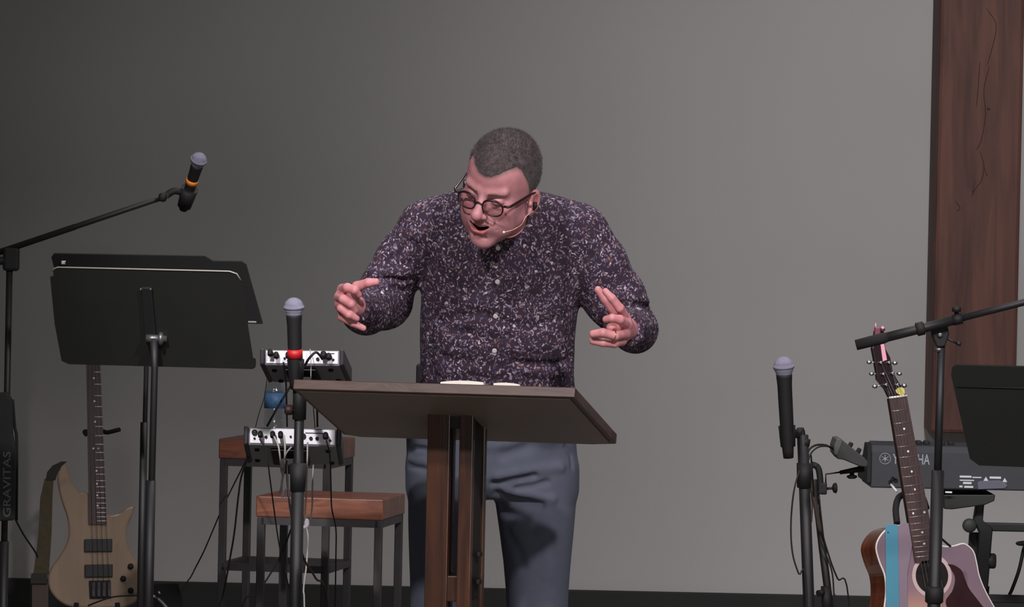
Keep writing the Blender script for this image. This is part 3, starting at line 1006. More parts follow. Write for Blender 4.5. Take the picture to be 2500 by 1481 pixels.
# collar: a folded band round the neck
cb = MB()
cc = P(1237, 545, -0.125)
ax = (LW(0, -0.035, -0.05) - NB).normalized()
u = Vector((1, 0, 0)); u = (u - ax * u.dot(ax)).normalized(); v = ax.cross(u)
if v.y > 0: v = -v
rows = []
for i in range(49):
    a = R_(-158 + 316 * i / 48)                                     # 0 = nape, opening to the front
    dirv = u * math.sin(a) - v * math.cos(a)
    front = max(0, (abs(a) - 1.6) / 1.2)
    top = cc + ax * (0.066 - 0.034 * front) + dirv * 0.060
    fold = cc + ax * (0.070 - 0.035 * front) + dirv * 0.0645
    low = cc + ax * (0.022 - 0.044 * front) + dirv * (0.083 + 0.010 * front)
    inn = cc + ax * 0.0 + dirv * 0.058
    rows.append([inn, top, fold, low, low - dirv * 0.003, cc + ax * (0.05 - 0.032 * front) + dirv * 0.0625])
vr = [[cb.bm.verts.new(x) for x in r] for r in rows]
for a_, b_ in zip(vr, vr[1:]):
    for k in range(5):
        f_ = cb.bm.faces.new((a_[k], a_[k + 1], b_[k + 1], b_[k])); f_.smooth = True
cb.build('collar', M_shirt, shirt)

# hair
HT = np.array([(0, .056), (8, .058), (18, .068), (30, .076), (42, .078), (52, .068), (62, .046), (72, .020), (80, -.012), (92, -.018), (104, -.004), (120, -.036), (150, -.062), (180, -.068)])


def hair_local(q):
    th = np.degrees(np.abs(np.arctan2(q[:, 0], q[:, 1] + 0.014)))
    th = th + 1.0 * np.sin(q[:, 2] * 260 + q[:, 0] * 190)
    Lz = np.interp(th, HT[:, 0], HT[:, 1]) + 0.0008 * np.sin(q[:, 0] * 420)
    lift = 0.0008 + np.clip((q[:, 2] - Lz) / 0.035, 0, 1) * (0.0022 + 0.0035 * np.clip((q[:, 2] - 0.05) / 0.06, 0, 1))
    d = cranium(q) - lift
    d = d + 0.0003 * np.sin(q[:, 0] * 900 + 3 * np.sin(q[:, 1] * 300)) * np.sin(q[:, 1] * 700 + 2 * np.sin(q[:, 2] * 400))
    return smax(d, (Lz - q[:, 2]) * 0.6, 0.002)


pos, fc = surface(lambda p: hair_local(to_local(p)), HCn - 0.14, HCn + 0.14, 0.002)
hme = np_mesh('hair', pos, fc)
hv = np.empty(len(hme.vertices) * 3, np.float32); hme.vertices.foreach_get('co', hv); hq = to_local(hv.reshape(-1, 3))
wgt = np.clip((0.078 - hq[:, 2]) / 0.055, 0, 1)[:, None]
hc_ = V(lin((80, 70, 70))[:3]) * (1 - wgt) + V(lin((106, 101, 99))[:3]) * wgt
hat = hme.color_attributes.new('tint', 'FLOAT_COLOR', 'POINT')
hat.data.foreach_set('color', np.concatenate([hc_, np.ones((len(hc_), 1))], 1).astype(np.float32).ravel())
hair = link_mesh('hair', hme, M_hairm, person)
# short cropped strands standing off the scalp
sb = []
fcs = []
nv = 0
cand = pos[rng.integers(0, len(pos), 26000)]
ql = to_local(cand.astype(np.float32))
for p_, l_ in zip(cand, ql):
    if hair_local(l_[None])[0] > 0.002:
        continue
    n_ = Vector(l_ / V((0.077, 0.099, 0.089)) ** 2 - V((0, -0.014, 0.030)) / V((0.077, 0.099, 0.089)) ** 2).normalized()
    n_ = (n_ + Vector((rng.normal() * 0.25, 0.35 + rng.normal() * 0.2, rng.normal() * 0.2 + (0.1 if l_[2] > 0.09 else -0.5)))).normalized()
    if cranium(l_[None])[0] < 0.0004 or l_[2] < HT[:, 1].min():
        continue
    w_ = (hr2 * n_.x + hf * n_.y + hu2 * n_.z)
    side = w_.cross(Vector((rng.normal(), rng.normal(), rng.normal()))).normalized() * 0.00035
    ln = 0.005 + 0.004 * rng.random() if l_[2] > 0.06 else 0.003 + 0.002 * rng.random()
    b0 = Vector(p_)
    sb += [b0 - side, b0 + side, b0 + w_ * ln]
    fcs.append((nv, nv + 1, nv + 2)); nv += 3
me = bpy.data.meshes.new('hair_strands'); me.from_pydata([tuple(x) for x in sb], [], fcs)
o = link_mesh('cropped_strands', me, mat('hair_strand', (88, 80, 80), 0.7), hair)
o['kind'] = 'stuff'
# eyebrows
for s in (-1, 1):
    e = MB()
    pts = [LW(s * 0.014, 0.0985, 0.014), LW(s * 0.028, 0.097, 0.0195), LW(s * 0.046, 0.0855, 0.0165)]
    e.tube(spline(pts, 5), [0.0012] + [0.0024] * 9 + [0.0008], 8)
    e.build('eyebrow', mat('eyebrow_hair', (132, 96, 88), 0.8), hair)
# upper teeth
tb = MB()
pts = [LW(x, 0.0965 - abs(x) * abs(x) * 28, -0.0735 + x * x * 12) for x in np.linspace(-0.017, 0.017, 11)]
tb.tube(pts, 0.0024, 8)
tb.build('teeth', M_teeth, person)

# spectacles
gl = MB()
lensb = []
for s in (-1, 1):
    c = (s * 0.0325, 0.1075, -0.012)
    ring = []
    for k in range(29):
        a = math.tau * k / 28
        x = 0.0235 * math.copysign(abs(math.cos(a)) ** 0.85, math.cos(a)); z = 0.0195 * math.copysign(abs(math.sin(a)) ** 0.85, math.sin(a))
        ring.append(LW(c[0] + x, c[1] - 0.18 * abs(c[0] + x) + 0.006, c[2] + z))
    gl.tube(ring, [0.0019 + 0.0011 * max(0, math.sin(math.tau * k / 28)) for k in range(29)], 8, caps=False)
    lensb.append(ring[:-1])
    h0 = LW(s * 0.0560, 0.1010, -0.002); h1 = LW(s * 0.0700, 0.094, 0.000); h2 = LW(s * 0.0820, 0.010, 0.003); h3 = LW(s * 0.0835, -0.018, -0.002); h4 = LW(s * 0.083, -0.034, -0.026)
    gl.tube([h0, LW(s * 0.066, 0.0995, -0.001), h1, h2, h3, h4], [0.0028, 0.0034, 0.0030, 0.0024, 0.0022, 0.0018], 8)
gl.tube(spline([LW(-0.0105, 0.1115, -0.010), LW(0, 0.1135, -0.005), LW(0.0105, 0.1115, -0.010)], 5), 0.0018, 8)
glasses = gl.build('spectacles', M_tort, person)
for ring in lensb:
    t = MB(); c = sum(ring, Vector()) / len(ring)
    vs = [t.bm.verts.new(x) for x in ring]; cv = t.bm.verts.new(c + hf * 0.002)
    for i in range(len(vs)):
        t.bm.faces.new((vs[i], vs[(i + 1) % len(vs)], cv)).smooth = True
    t.build('lens', M_lens, glasses)

# headset microphone and earpiece
hs = MB()
hp = [LW(0.0880, 0.000, -0.044), LW(0.078, 0.015, -0.056)]
for lx, ly, lz in ((0.070, 0.030, -0.066), (0.060, 0.052, -0.074), (0.047, 0.072, -0.077)):
    hp.append(LW(lx + 0.010, ly + 0.012, lz))
hs.tube(spline(hp, 5), 0.0011, 8)
headset = hs.build('headset_microphone', mat('headset_beige', (214, 170, 160), 0.5), person)
MB().sphere(hp[-1], 0.0032).build('microphone_tip', M_white, headset)
MB().tube([LW(0.0865, -0.008, -0.024), LW(0.089, -0.006, -0.033), LW(0.0875, -0.002, -0.042)], [0.0045, 0.0052, 0.0025], 10).build('earpiece', M_blackm, headset)
h_ = hit(shirt_field, 1497, 838)
# ring on the ring finger
rc0 = P(1498, 818.5, -0.394); rd = (P(1472, 812, -0.406) - P(1502, 820, -0.392)).normalized()
rr = []
u = rd.orthogonal().normalized(); v = rd.cross(u)
for k in range(25):
    a = math.tau * k / 24
    rr.append(rc0 + (u * math.cos(a) + v * math.sin(a)) * 0.0112)
MB().tube(rr, 0.0014, 8, caps=False).build('finger_ring', M_gold, person)
# transmitter on the hip
tp = P(1026, 925, 0.07)
MB().box(tp, (0.020, 0.062, 0.075), bevel=0.006).box(tp + Vector((0.006, 0, -0.03)), (0.014, 0.03, 0.02), bevel=0.003).build('belt_transmitter', M_blackm, person)

# ------------------------------------------------------------------ lectern
LY = 14.0
le = Vector((math.cos(R_(LY)), -math.sin(R_(LY)), 0)); ld = Vector((math.sin(R_(LY)), math.cos(R_(LY)), 0))
ftl = P(717, 925, -0.62)
ftr_p = P(1405, 945, -0.78)
wid = (ftr_p - ftl).dot(le)
tilt = R_(15.5)
dn = ld * math.cos(tilt) - Vector((0, 0, 1)) * math.sin(tilt)          # down the board, away from the hall
nb = le.cross(dn).normalized()
if nb.z < 0: nb = -nb
dep = 0.47; th = 0.024
ctr_top = ftl + le * wid / 2
base = ctr_top + ld * 0.22; base.z = 0
lect = thing('lectern', 'dark brown wooden lectern with a slanted top on a slotted twin-post column', 'lectern', base)
c_ = 0.035
out = [ftl, ftl + le * wid, ftl + le * wid + dn * (dep - c_ * 0.3), ftl + le * (wid - c_ * 1.3) + dn * dep, ftl + le * c_ + dn * dep, ftl + dn * (dep - c_ * 0.5)]
MB().prism(out, -nb * th, bevel=0.002).build('slanted_top', M_lect, lect)
MB().prism([q_ - nb * (th + 0.0002) for q_ in [ftl + le * 0.012 + dn * 0.01, ftl + le * (wid - 0.012) + dn * 0.01, ftl + le * (wid - 0.012) + dn * (dep - 0.03), ftl + le * (wid - c_ * 1.5) + dn * (dep - 0.012), ftl + le * c_ * 1.2 + dn * (dep - 0.012), ftl + le * 0.012 + dn * (dep - 0.03)]], -nb * 0.003).build('added_underside_sheet', mat('underside_bounce_tint', (124, 112, 102), 0.5, 0, 0.05, 4), lect)  # added sheet, bounced light on the underside put into its paler colour
# lip along the low edge that stops books from sliding
lp = ftl + dn * (dep - 0.03) + nb * 0.010
MB().box(lp + le * wid / 2, (wid * 0.8, 0.018, 0.024), frame3(le, dn, nb), bevel=0.003).build('book_ledge', M_lect, lect)
pc = ctr_top + ld * 0.20
pw = 0.112; pz = P(1110, 992, -0.5).z
pillar_c = P(1095, 1200, -0.52); pillar_c = Vector((pillar_c.x, pillar_c.y, 0))
rotL = rotz(-LY)
def lbox(mb, x0, x1, y0, y1, z0, z1, bev=0.002):
    """box in the column's own frame"""
    c = pillar_c + le * ((x0 + x1) / 2) + ld * ((y0 + y1) / 2) + Vector((0, 0, (z0 + z1) / 2))
    return mb.box(c, (abs(x1 - x0), abs(y1 - y0), z1 - z0), rotL, bevel=bev)
for (x0, x1) in ((-0.054, 0.000), (0.0235, 0.056)):
    lbox(MB(), x0, x1, 0.0, 0.022, 0.04, pz + 0.0).build('post', M_lectp, lect)
for (x0, x1) in ((-0.054, -0.020), (0.028, 0.056)):
    lbox(MB(), x0, x1, 0.115, 0.137, 0.04, pz - 0.01).build('post', M_lectp, lect)
lbox(MB(), 0.035, 0.052, 0.030, 0.105, 0.04, pz - 0.02).build('web_panel', M_lectd, lect)
lbox(MB(), -0.050, -0.034, 0.030, 0.105, 0.04, pz - 0.02).build('web_panel', M_lectd, lect)
zt = P(1100, 1045, -0.5).z
lbox(MB(), -0.050, 0.052, 0.012, 0.125, zt, pz + 0.022).build('head_block', M_lectd, lect)
zlo = P(1100, 1415, -0.5).z
lbox(MB(), -0.052, 0.052, 0.010, 0.125, zlo - 0.05, zlo + 0.01).build('cross_block', M_lectp, lect)
lbox(MB(), -0.26, 0.26, -0.15, 0.28, 0.0, 0.04, 0.006).build('foot_plate', M_lectp, lect)
for py in (1353, 1420):
    z = P(1189, py, -0.5).z
    lbox(MB(), 0.056, 0.066, 0.05, 0.075, z - 0.007, z + 0.004).build('shelf_peg', M_blackm, lect)

# open book on the lectern
bo = ftl + le * (P(1178, 935, -0.7) - ftl).dot(le) + dn * 0.012
bk = thing('open_book', 'open white-paged book lying on the lectern top in front of the person', 'book', bo + nb * 0.001)
for s, w0, w1, hgt in ((-1, -0.096, 0.006, 0.007), (1, 0.030, 0.092, 0.005)):
    pts = []
    n_ = 10
    for i in range(n_ + 1):
        t = i / n_; x = w0 + (w1 - w0) * t
        pts.append(bo + le * x + nb * (0.004 + hgt * math.sin(math.pi * (0.15 + 0.8 * (t if s > 0 else 1 - t))) ** 0.6))
    lowp = [bo + le * w1 + nb * 0.002, bo + le * w0 + nb * 0.002]
    MB().prism(pts + lowp, dn * 0.24).build('page_block', M_paper, bk)
MB().prism([bo + le * -0.10, bo + le * 0.10, bo + le * 0.10 + nb * 0.002, bo + le * -0.10 + nb * 0.002], dn * 0.245).build('cover', M_leather, bk)


# ------------------------------------------------------------------ microphones and stands
def microphone(label, tail, head, band=None, ball=0.0255, hr_=0.0175, band_at=0.55, bandlen=0.02):
    tail = Vector(tail); head = Vector(head); ax = (head - tail).normalized(); L = (head - tail).length
    t = thing('microphone', label, 'microphone', tail, 'vocal microphones')
    hb = L - ball * 1.75
    MB().lathe([(0, 0.004), (0.001, hr_ * 0.72), (0.02, hr_ * 0.80), (0.06, hr_ * 0.95), (hb * 0.6, hr_), (hb - 0.028, hr_ * 1.03), (hb - 0.006, hr_ * 1.12), (hb, hr_ * 1.12)], tail, head).build('handle', M_blackm, t)
    c = L - ball
    g = [(hb - 0.001, hr_ * 1.08), (hb + 0.002, hr_ * 1.14)]
    for k in range(1, 6):
        a = -0.72 + k * 0.12; g.append((c + math.sin(a) * ball, math.cos(a) * ball))
    g += [(c - 0.003, ball), (c - 0.003, ball * 1.05), (c + 0.003, ball * 1.05), (c + 0.003, ball)]
    for k in range(1, 11):
        a = 0.12 + k * (math.pi / 2 - 0.12) / 10; g.append((c + math.sin(a) * ball, math.cos(a) * ball))
    MB().lathe(g, tail, head, 28).build('grille', M_grille, t)
    if band:
        b0 = L * band_at
        MB().lathe([(b0, hr_ * 1.0), (b0, hr_ * 1.09), (b0 + bandlen, hr_ * 1.09), (b0 + bandlen, hr_)], tail, head).build('tape_band', band, t)
    return t


def tripod(root, x, y, z0=0.30, r=0.30, rot=20, rad=0.008, m_=None):
    for k in range(3):
        a = R_(rot + 120 * k)
        d = Vector((math.cos(a), math.sin(a), 0))
        p0 = Vector((x, y, z0)) + d * 0.018; p1 = Vector((x, y, 0.012)) + d * r
        g = MB().tube([p0, p1], rad, 10).build('leg', m_ or M_black, root)
        MB().tube([p1 - (p1 - p0).normalized() * 0.03, p1 + (p1 - p0).normalized() * 0.006], rad * 1.6, 10).build('rubber_foot', M_rub, g)
    MB().tube([(x, y, z0 - 0.03), (x, y, z0 + 0.03)], 0.02, 14).build('leg_collar', M_blackm, root)


# boom stand at the far left with the orange-banded microphone
jt = P(24, 618, 0.8)
ms = thing('microphone_stand', 'black boom stand at the left edge, arm rising over the two music stands', 'microphone stand', (jt.x, 0.8, 0), 'microphone stands')
MB().tube([(jt.x, 0.8, 0.55), (jt.x, 0.8, jt.z - 0.02)], 0.0085, 12).build('upper_pole', M_black, ms)
MB().tube([(jt.x, 0.8, 0.10), (jt.x, 0.8, 0.62)], 0.0125, 12).build('lower_pole', M_black, ms)
tripod(ms, jt.x, 0.8, 0.32, 0.32, 40)
MB().box(jt + Vector((0.004, 0, -0.015)), (0.042, 0.035, 0.062), bevel=0.008).tube([jt + Vector((-0.045, -0.01, -0.02)), jt + Vector((-0.01, -0.01, -0.02))], [0.014, 0.010], 10).build('boom_clutch', M_blackm, ms)
be = P(402, 480, 0.66)
b0 = jt + Vector((0, 0, 0.012)); b_1 = b0 + (b0 - be).normalized() * 0.30
MB().tube([b_1, b0 + (be - b0) * 0.42, b0 + (be - b0) * 0.43, be], [0.0085, 0.0080, 0.0072, 0.0068], 12).build('boom_arm', M_black, ms)
MB().tube([b_1 - (be - b_1).normalized() * 0.1, b_1], 0.016, 12).build('counterweight', M_rub, ms)
MB().lathe([(0, 0.006), (0.005, 0.011), (0.018, 0.011), (0.022, 0.006)], P(395, 492, 0.64), P(399, 470, 0.64), 14).tube([P(400, 480, 0.66), P(404, 477, 0.645)], 0.009, 10).build('boom_knob', M_blackm, ms)
tail, hd = P(447, 512, 0.70), P(490, 375, 0.60)
mx_ = (hd - tail).normalized()
cl0 = tail + mx_ * 0.035
MB().tube(spline([be, P(425, 466, 0.66), P(446, 470, 0.67)], 5), [0.007] + [0.009] * 9 + [0.013], 12).tube([tail + mx_ * 0.012, tail + mx_ * 0.070], [0.018, 0.0225], 16).build('microphone_clip', M_blackm, ms)
microphone('black microphone with an orange band held by the boom stand at the left, pointing up', tail, hd, M_orange, 0.0205, 0.0145, 0.47, 0.014)

# black gear bag on the left stand
gb = thing('accessory_pouch', 'long black pouch with pale vertical lettering, hanging on the microphone stand at the left edge', 'pouch', (jt.x, 0.72, P(10, 1272, 0.75).z))
a0, a1 = P(-40, 1272, 0.74), P(40, 960, 0.74)
op = [P(-45, 1000, .765), P(-35, 962, .765), P(20, 955, .765), P(32, 975, .765), P(33, 1060, .765), P(40, 1090, .765), P(38, 1268, .765), P(-50, 1272, .765)]
MB().prism(op, (0, -0.035, 0), bevel=0.006).build('pouch', mat('pouch_nylon', (24, 26, 27), 0.8, 0, 0.15, 60, 0.3, 500), gb)
MB().tube(spline([P(31, 975, .76), P(36, 1040, .77), P(41, 1080, .77), P(40, 1270, .77)], 4), 0.004, 8).build('piping', M_rub, gb)
tx = P(3, 1262, .728)
text_mesh('lettering', 'GRAVITAS', P(26, 1262, .7285), (P(26, 1100, .73) - P(26, 1262, .73)).normalized(), Vector((-1, 0, 0)), 0.020, mat('pouch_print', (80, 88, 88), 0.7), gb, 0.17, 0.0)

# centre mic stand with the red-banded microphone
sx = P(731, 1000, 0.35)
ms2 = thing('microphone_stand', 'straight black microphone stand just left of the lectern', 'microphone stand', (sx.x, 0.35, 0), 'microphone stands')
topz = P(725, 930, 0.35).z
MB().tube([(sx.x, 0.35, 0.62), (sx.x, 0.35, topz)], 0.0125, 14).build('upper_pole', M_black, ms2)
MB().tube([(sx.x, 0.35, 0.1), (sx.x, 0.35, P(728, 1130, 0.35).z)], 0.0165, 14).build('lower_pole', M_black, ms2)
zc = P(728, 1165, 0.35).z
MB().tube([(sx.x, 0.35, zc - 0.035), (sx.x, 0.35, zc + 0.035)], [0.019, 0.022], 14).build('height_clutch', M_blackm, ms2)
zc = P(728, 985, 0.35).z
MB().tube([(sx.x, 0.35, zc - 0.04), (sx.x, 0.35, zc + 0.05)], 0.0175, 14).build('clamp_collar', M_blackm, ms2)
MB().tube([P(728, 1003, 0.35), P(712, 1000, 0.34)], 0.005, 8).lathe([(0, 0.008), (0.004, 0.013), (0.018, 0.013), (0.022, 0.008)], P(716, 1000, 0.34), P(690, 1000, 0.34), 12).build('clamp_knob', mat('knob_dark_red', (46, 24, 26), 0.6), ms2)
tripod(ms2, sx.x, 0.35, 0.34, 0.22, 75)
MB().tube([P(722, 878, 0.33), P(724, 945, 0.34)], [0.0220, 0.0165], 18).tube([P(724, 940, 0.34), Vector((sx.x, 0.35, topz - 0.03))], 0.014, 12).build('microphone_clip', M_blackm, ms2)
microphone('black microphone with a red band standing upright beside the lectern', P(722, 950, 0.335), P(717, 726, 0.30), M_red, 0.0248, 0.0178, 0.345, 0.022)

# two personal mixers behind that stand
def personal_mixer(label, pl_, pr_, Y, hgt, under, dep_, feet, shift):
    a, b = P(*pl_, Y), P(*pr_, Y)
    x = (b - a).normalized(); 
    # the case leans: its underside runs down and away
    up = Vector((0, 0.42, 0.9)); up = (up - x * up.dot(x)).normalized()
    back = x.cross(up); back = back if back.y > 0 else -back
    back = (Vector((shift, 1, -0.36))); 
    back = (back - x * 0).normalized()
    upv = Vector((0, 0, 1)); upv = (upv - x * upv.dot(x)).normalized()
    w = (b - a).length
    t = thing('personal_mixer', label, 'mixer', (a + b) / 2 - upv * hgt, 'personal monitor mixers on the stand left of the lectern')
    o_ = a
    front = [o_, o_ + x * w, o_ + x * w - upv * hgt, o_ - upv * hgt]
    ins = 0.004
    case = MB().prism([q_ + back * 0.004 for q_ in front], back * dep_, bevel=0.003)
    case.build('case', M_case, t)
    MB().prism([o_ + x * ins - upv * ins, o_ + x * (w - ins) - upv * ins, o_ + x * (w - ins) - upv * (hgt - ins), o_ + x * ins - upv * (hgt - ins)], back * 0.006, bevel=0.0012).build('rear_panel', M_panel, t)
    for s in (0, 1):
        e0 = o_ + x * (w * s) + x * (0.0 if s else -0.012)
        MB().prism([e0 + upv * 0.003, e0 + x * 0.012 + upv * 0.001, e0 + x * 0.012 - upv * (hgt - 0.002), e0 - upv * (hgt + 0.002)], back * (dep_ + 0.006), bevel=0.003).build('end_cheek', M_dcase, t)
    un = x.cross(back).normalized(); un = un if un.z < 0 else -un
    for (fx, fy) in feet:
        c = o_ + x * (w * fx) - upv * hgt + back * (dep_ * fy)
        MB().lathe([(0, 0.007), (0.005, 0.006), (0.0055, 0.0001)], c, c + un, 12).build('rubber_foot', M_rub, t)
    # dark mounting plate in the middle of the underside
    c = o_ + x * (w * 0.46) - upv * (hgt + 0.004) + back * (dep_ * 0.55)
    MB().box(c, (w * 0.42, dep_ * 0.8, 0.008), frame3(x, back, -un), bevel=0.002).box(c + un * 0.02, (0.05, 0.05, 0.04), frame3(x, back, -un), bevel=0.003).build('mounting_plate', M_blackm, t)
    return t, o_, x, upv, back, w


def socket(t, o_, x, upv, back, w, hgt, items):
    for fx, fz, r, kind in items:
        c = o_ + x * (w * fx) - upv * (hgt * fz)
        if kind == 'jack':
            MB().lathe([(0, r), (0.003, r), (0.003, r * 0.5), (0.001, r * 0.5)], c, c - back, 12).build('socket', M_blackm, t)
        elif kind == 'plug':
            MB().tube([c + back * 0.002, c - back * 0.02, c - back * 0.028 - Vector((0, 0, 0.012))], [r, r, r * 0.8], 10).build('plug', M_blackm, t)
        elif kind == 'line':
            MB().box(c, (r, 0.0018, 0.0022), frame3(x, back, upv)).build('printed_line', M_blackm, t)


MIXH = 0.040
t, o_, x, upv, back, w = personal_mixer('upper of the two white-backed monitor mixers, behind the red-banded microphone', (646, 852), (829, 854), 0.75, MIXH, 0.04, 0.145, ((0.1, .3), (0.12, .9), (0.86, .25), (0.9, .85)), 0.12)
socket(t, o_, x, upv, back, w, MIXH, [(0.09, .3, .007, 'plug'), (0.17, .45, .0065, 'plug'), (0.27, .6, .003, 'jack'), (0.33, .45, .007, 'plug'), (0.50, .6, .0026, 'jack'), (0.71, .62, .0045, 'jack'), (0.80, .4, .008, 'plug'), (0.87, .5, .007, 'plug'), (0.92, .65, .003, 'jack'), (0.85, .25, .032, 'line')])
MB().tube([o_ + x * 0.10 - upv * 0.07 + back * 0.07, P(731, 950, 0.50), (sx.x, 0.35, P(731, 985, 0.35).z)], 0.011, 10).build('support_arm', M_black, t)
mix1 = (o_, x, upv, back, w)
t, o_, x, upv, back, w = personal_mixer('lower of the two white-backed monitor mixers, mounted above the wooden stools', (607, 1041), (822, 1046), 0.75, 0.046, 0.05, 0.16, ((0.09, .25), (0.07, .85), (0.90, .25), (0.92, .9)), 0.02)
socket(t, o_, x, upv, back, w, 0.044, [(0.07, .35, .008, 'jack'), (0.07, .7, .003, 'jack'), (0.14, .5, .0065, 'plug'), (0.20, .6, .004, 'jack'), (0.28, .5, .007, 'plug'), (0.37, .5, .007, 'plug'), (0.48, .55, .003, 'jack'), (0.62, .5, .008, 'jack'), (0.71, .62, .0048, 'jack'), (0.78, .62, .0048, 'jack'), (0.88, .5, .0075, 'plug'), (0.93, .72, .003, 'jack'), (0.75, .3, .048, 'line')])
MB().tube([o_ + x * 0.10 - upv * 0.085 + back * 0.07, P(731, 1160, 0.50), (sx.x, 0.35, P(731, 1165, 0.35).z)], 0.011, 10).build('support_arm', M_black, t)
mix2 = (o_, x, upv, back, w)


# ------------------------------------------------------------------ music stands
def desk_panel(pts, Ytop, Ybot, ytop, ybot):
    out = []
    for x, y in pts:
        t = (y - ytop) / (ybot - ytop)
        out.append(P(x, y, Ytop + (Ybot - Ytop) * t))
    return out


def flat_outline(px_pts, o_, n_):
    return [on_plane(x, y, o_, n_) for x, y in px_pts]


# front stand of the left pair
o0 = P(350, 775, 0.05)
nrm = Vector((-0.20, -0.86, -0.47)).normalized()               # back of the desk, towards the hall and down
fr = flat_outline([(142, 652), (560, 662), (578, 668), (588, 684), (604, 790), (617, 872), (623, 874), (618, 901), (168, 889), (150, 881), (133, 790), (122, 676), (130, 674), (130, 660)], o0, nrm)
st1 = thing('music_stand', 'front one of the two black music stands at the left', 'music stand', (P(360, 1400, 0.12).x, 0.12, 0), 'music stands')
MB().prism(fr, -nrm * 0.004, bevel=0.001).build('desk', M_desk, st1)
rim = flat_outline([(128, 662), (133, 655), (142, 652), (350, 657), (560, 662), (578, 668), (588, 684)], o0 , nrm)
MB().tube(rim, 0.0020, 8).build('desk_rim', mat('pale_rim', (150, 148, 142), 0.5, 0.3), st1)  # paler line along the top edge of the desk
bl = flat_outline([(160, 884), (617, 896)], o0, nrm)
MB().tube([bl[0] - nrm * 0.02, bl[1] - nrm * 0.02], 0.012, 8).build('page_ledge', M_desk, st1)
br = flat_outline([(346, 698), (372, 698), (384, 828), (356, 828)], o0, nrm)
MB().prism(br, nrm * 0.010, bevel=0.003).build('mounting_bracket', M_blackm, st1)
for sxp in ((345, 704), (369, 704)):
    c = on_plane(*sxp, o0 + nrm * 0.004, nrm)
    MB().lathe([(0, 0.0032), (0.006, 0.0030), (0.007, 0.0015)], c, c + nrm, 10).build('rivet', M_steel, st1)
hg = on_plane(376, 826, o0 + nrm * 0.012, nrm)
MB().tube([hg - Vector((0.020, 0, 0)), hg + Vector((0.014, 0, 0))], 0.010, 14).lathe([(0, 0.006), (0.003, 0.0165), (0.010, 0.0165), (0.014, 0.008), (0.022, 0.008)], hg + Vector((0.010, 0, 0)), hg + Vector((0.05, 0, 0)), 18).build('tilt_knob', M_steel, st1)
px1 = P(371, 900, hg.y)
b1 = P(362, 1481, hg.y)
MB().tube([(b1.x, hg.y, 0.30), (b1.x + 0.0, hg.y, P(365, 1182, hg.y).z + .01), ], 0.0125, 14).build('lower_pole', M_black, st1)
MB().tube([(b1.x, hg.y, 0.40), (b1.x + 0.004, hg.y, P(371, 900, hg.y).z), hg], [0.0085, 0.0085, 0.011], 14).build('upper_pole', M_black, st1)
tripod(st1, b1.x, hg.y, 0.26, 0.26, 0)

# rear stand of the left pair
o1 = P(380, 700, 0.42)
nr2 = Vector((-0.30, -0.84, -0.46)).normalized()
rr_ = flat_outline([(131, 619), (500, 625), (520, 637), (590, 638), (600, 645), (641, 791), (600, 790), (585, 880), (200, 874), (180, 850), (125, 628)], o1, nr2)
st2 = thing('music_stand', 'rear one of the two black music stands at the left, mostly hidden', 'music stand', (P(342, 1400, 0.5).x, 0.5, 0), 'music stands')
MB().prism(rr_, -nr2 * 0.005, bevel=0.001).build('desk', M_rub, st2)
c = on_plane(155, 641, o1 + nr2 * 0.004, nr2)
MB().box(c, (0.014, 0.012, 0.012), bevel=0.003).build('page_clip', M_chrome, st2)
c = on_plane(616, 786, o1 + nr2 * 0.004, nr2)
MB().box(c, (0.022, 0.006, 0.005), bevel=0.001).build('ledge_clip', M_steel, st2)
b2 = P(343, 1481, 0.5)
MB().tube([(b2.x, 0.5, 0.3), (b2.x, 0.5, P(343, 1030, 0.5).z)], 0.0095, 12).build('lower_pole', M_black, st2)
MB().tube([(b2.x, 0.5, 0.45), (b2.x + 0.003, 0.5, P(345, 860, 0.5).z), on_plane(350, 800, o1 + nr2 * 0.01, nr2)], 0.0062, 12).build('upper_pole', M_black, st2)
tripod(st2, b2.x, 0.5, 0.26, 0.20, 60)

# music stand at the right edge
o2 = P(2450, 1000, 0.95)
nr3 = Vector((-0.12, -0.88, -0.42)).normalized()
dk = flat_outline([(2334, 890), (2790, 902), (2800, 915), (2760, 1150), (2390, 1136), (2368, 1120), (2352, 1050), (2322, 915), (2324, 898)], o2, nr3)
st3 = thing('music_stand', 'black music stand in front of the keyboard at the right edge', 'music stand', (P(2560, 1400, 1.05).x, 1.02, 0), 'music stands')
MB().prism(dk, -nr3 * 0.005, bevel=0.001).build('desk', M_desk, st3)
ln = flat_outline([(2336, 943), (2790, 955)], o2 + nr3 * 0.002, nr3)
MB().tube(ln, 0.0016, 6).build('desk_crease', M_desk, st3)
hk = on_plane(2565, 1040, o2 + nr3 * 0.01, nr3)
MB().tube([(hk.x, hk.y, 0.3), (hk.x, hk.y, hk.z)], 0.0105, 12).build('pole', M_black, st3)
MB().tube([hk - Vector((.02, 0, 0)), hk + Vector((.03, 0, 0))], 0.012, 12).build('tilt_knob', M_steel, st3)
tripod(st3, hk.x, hk.y, 0.26, 0.26, 10)


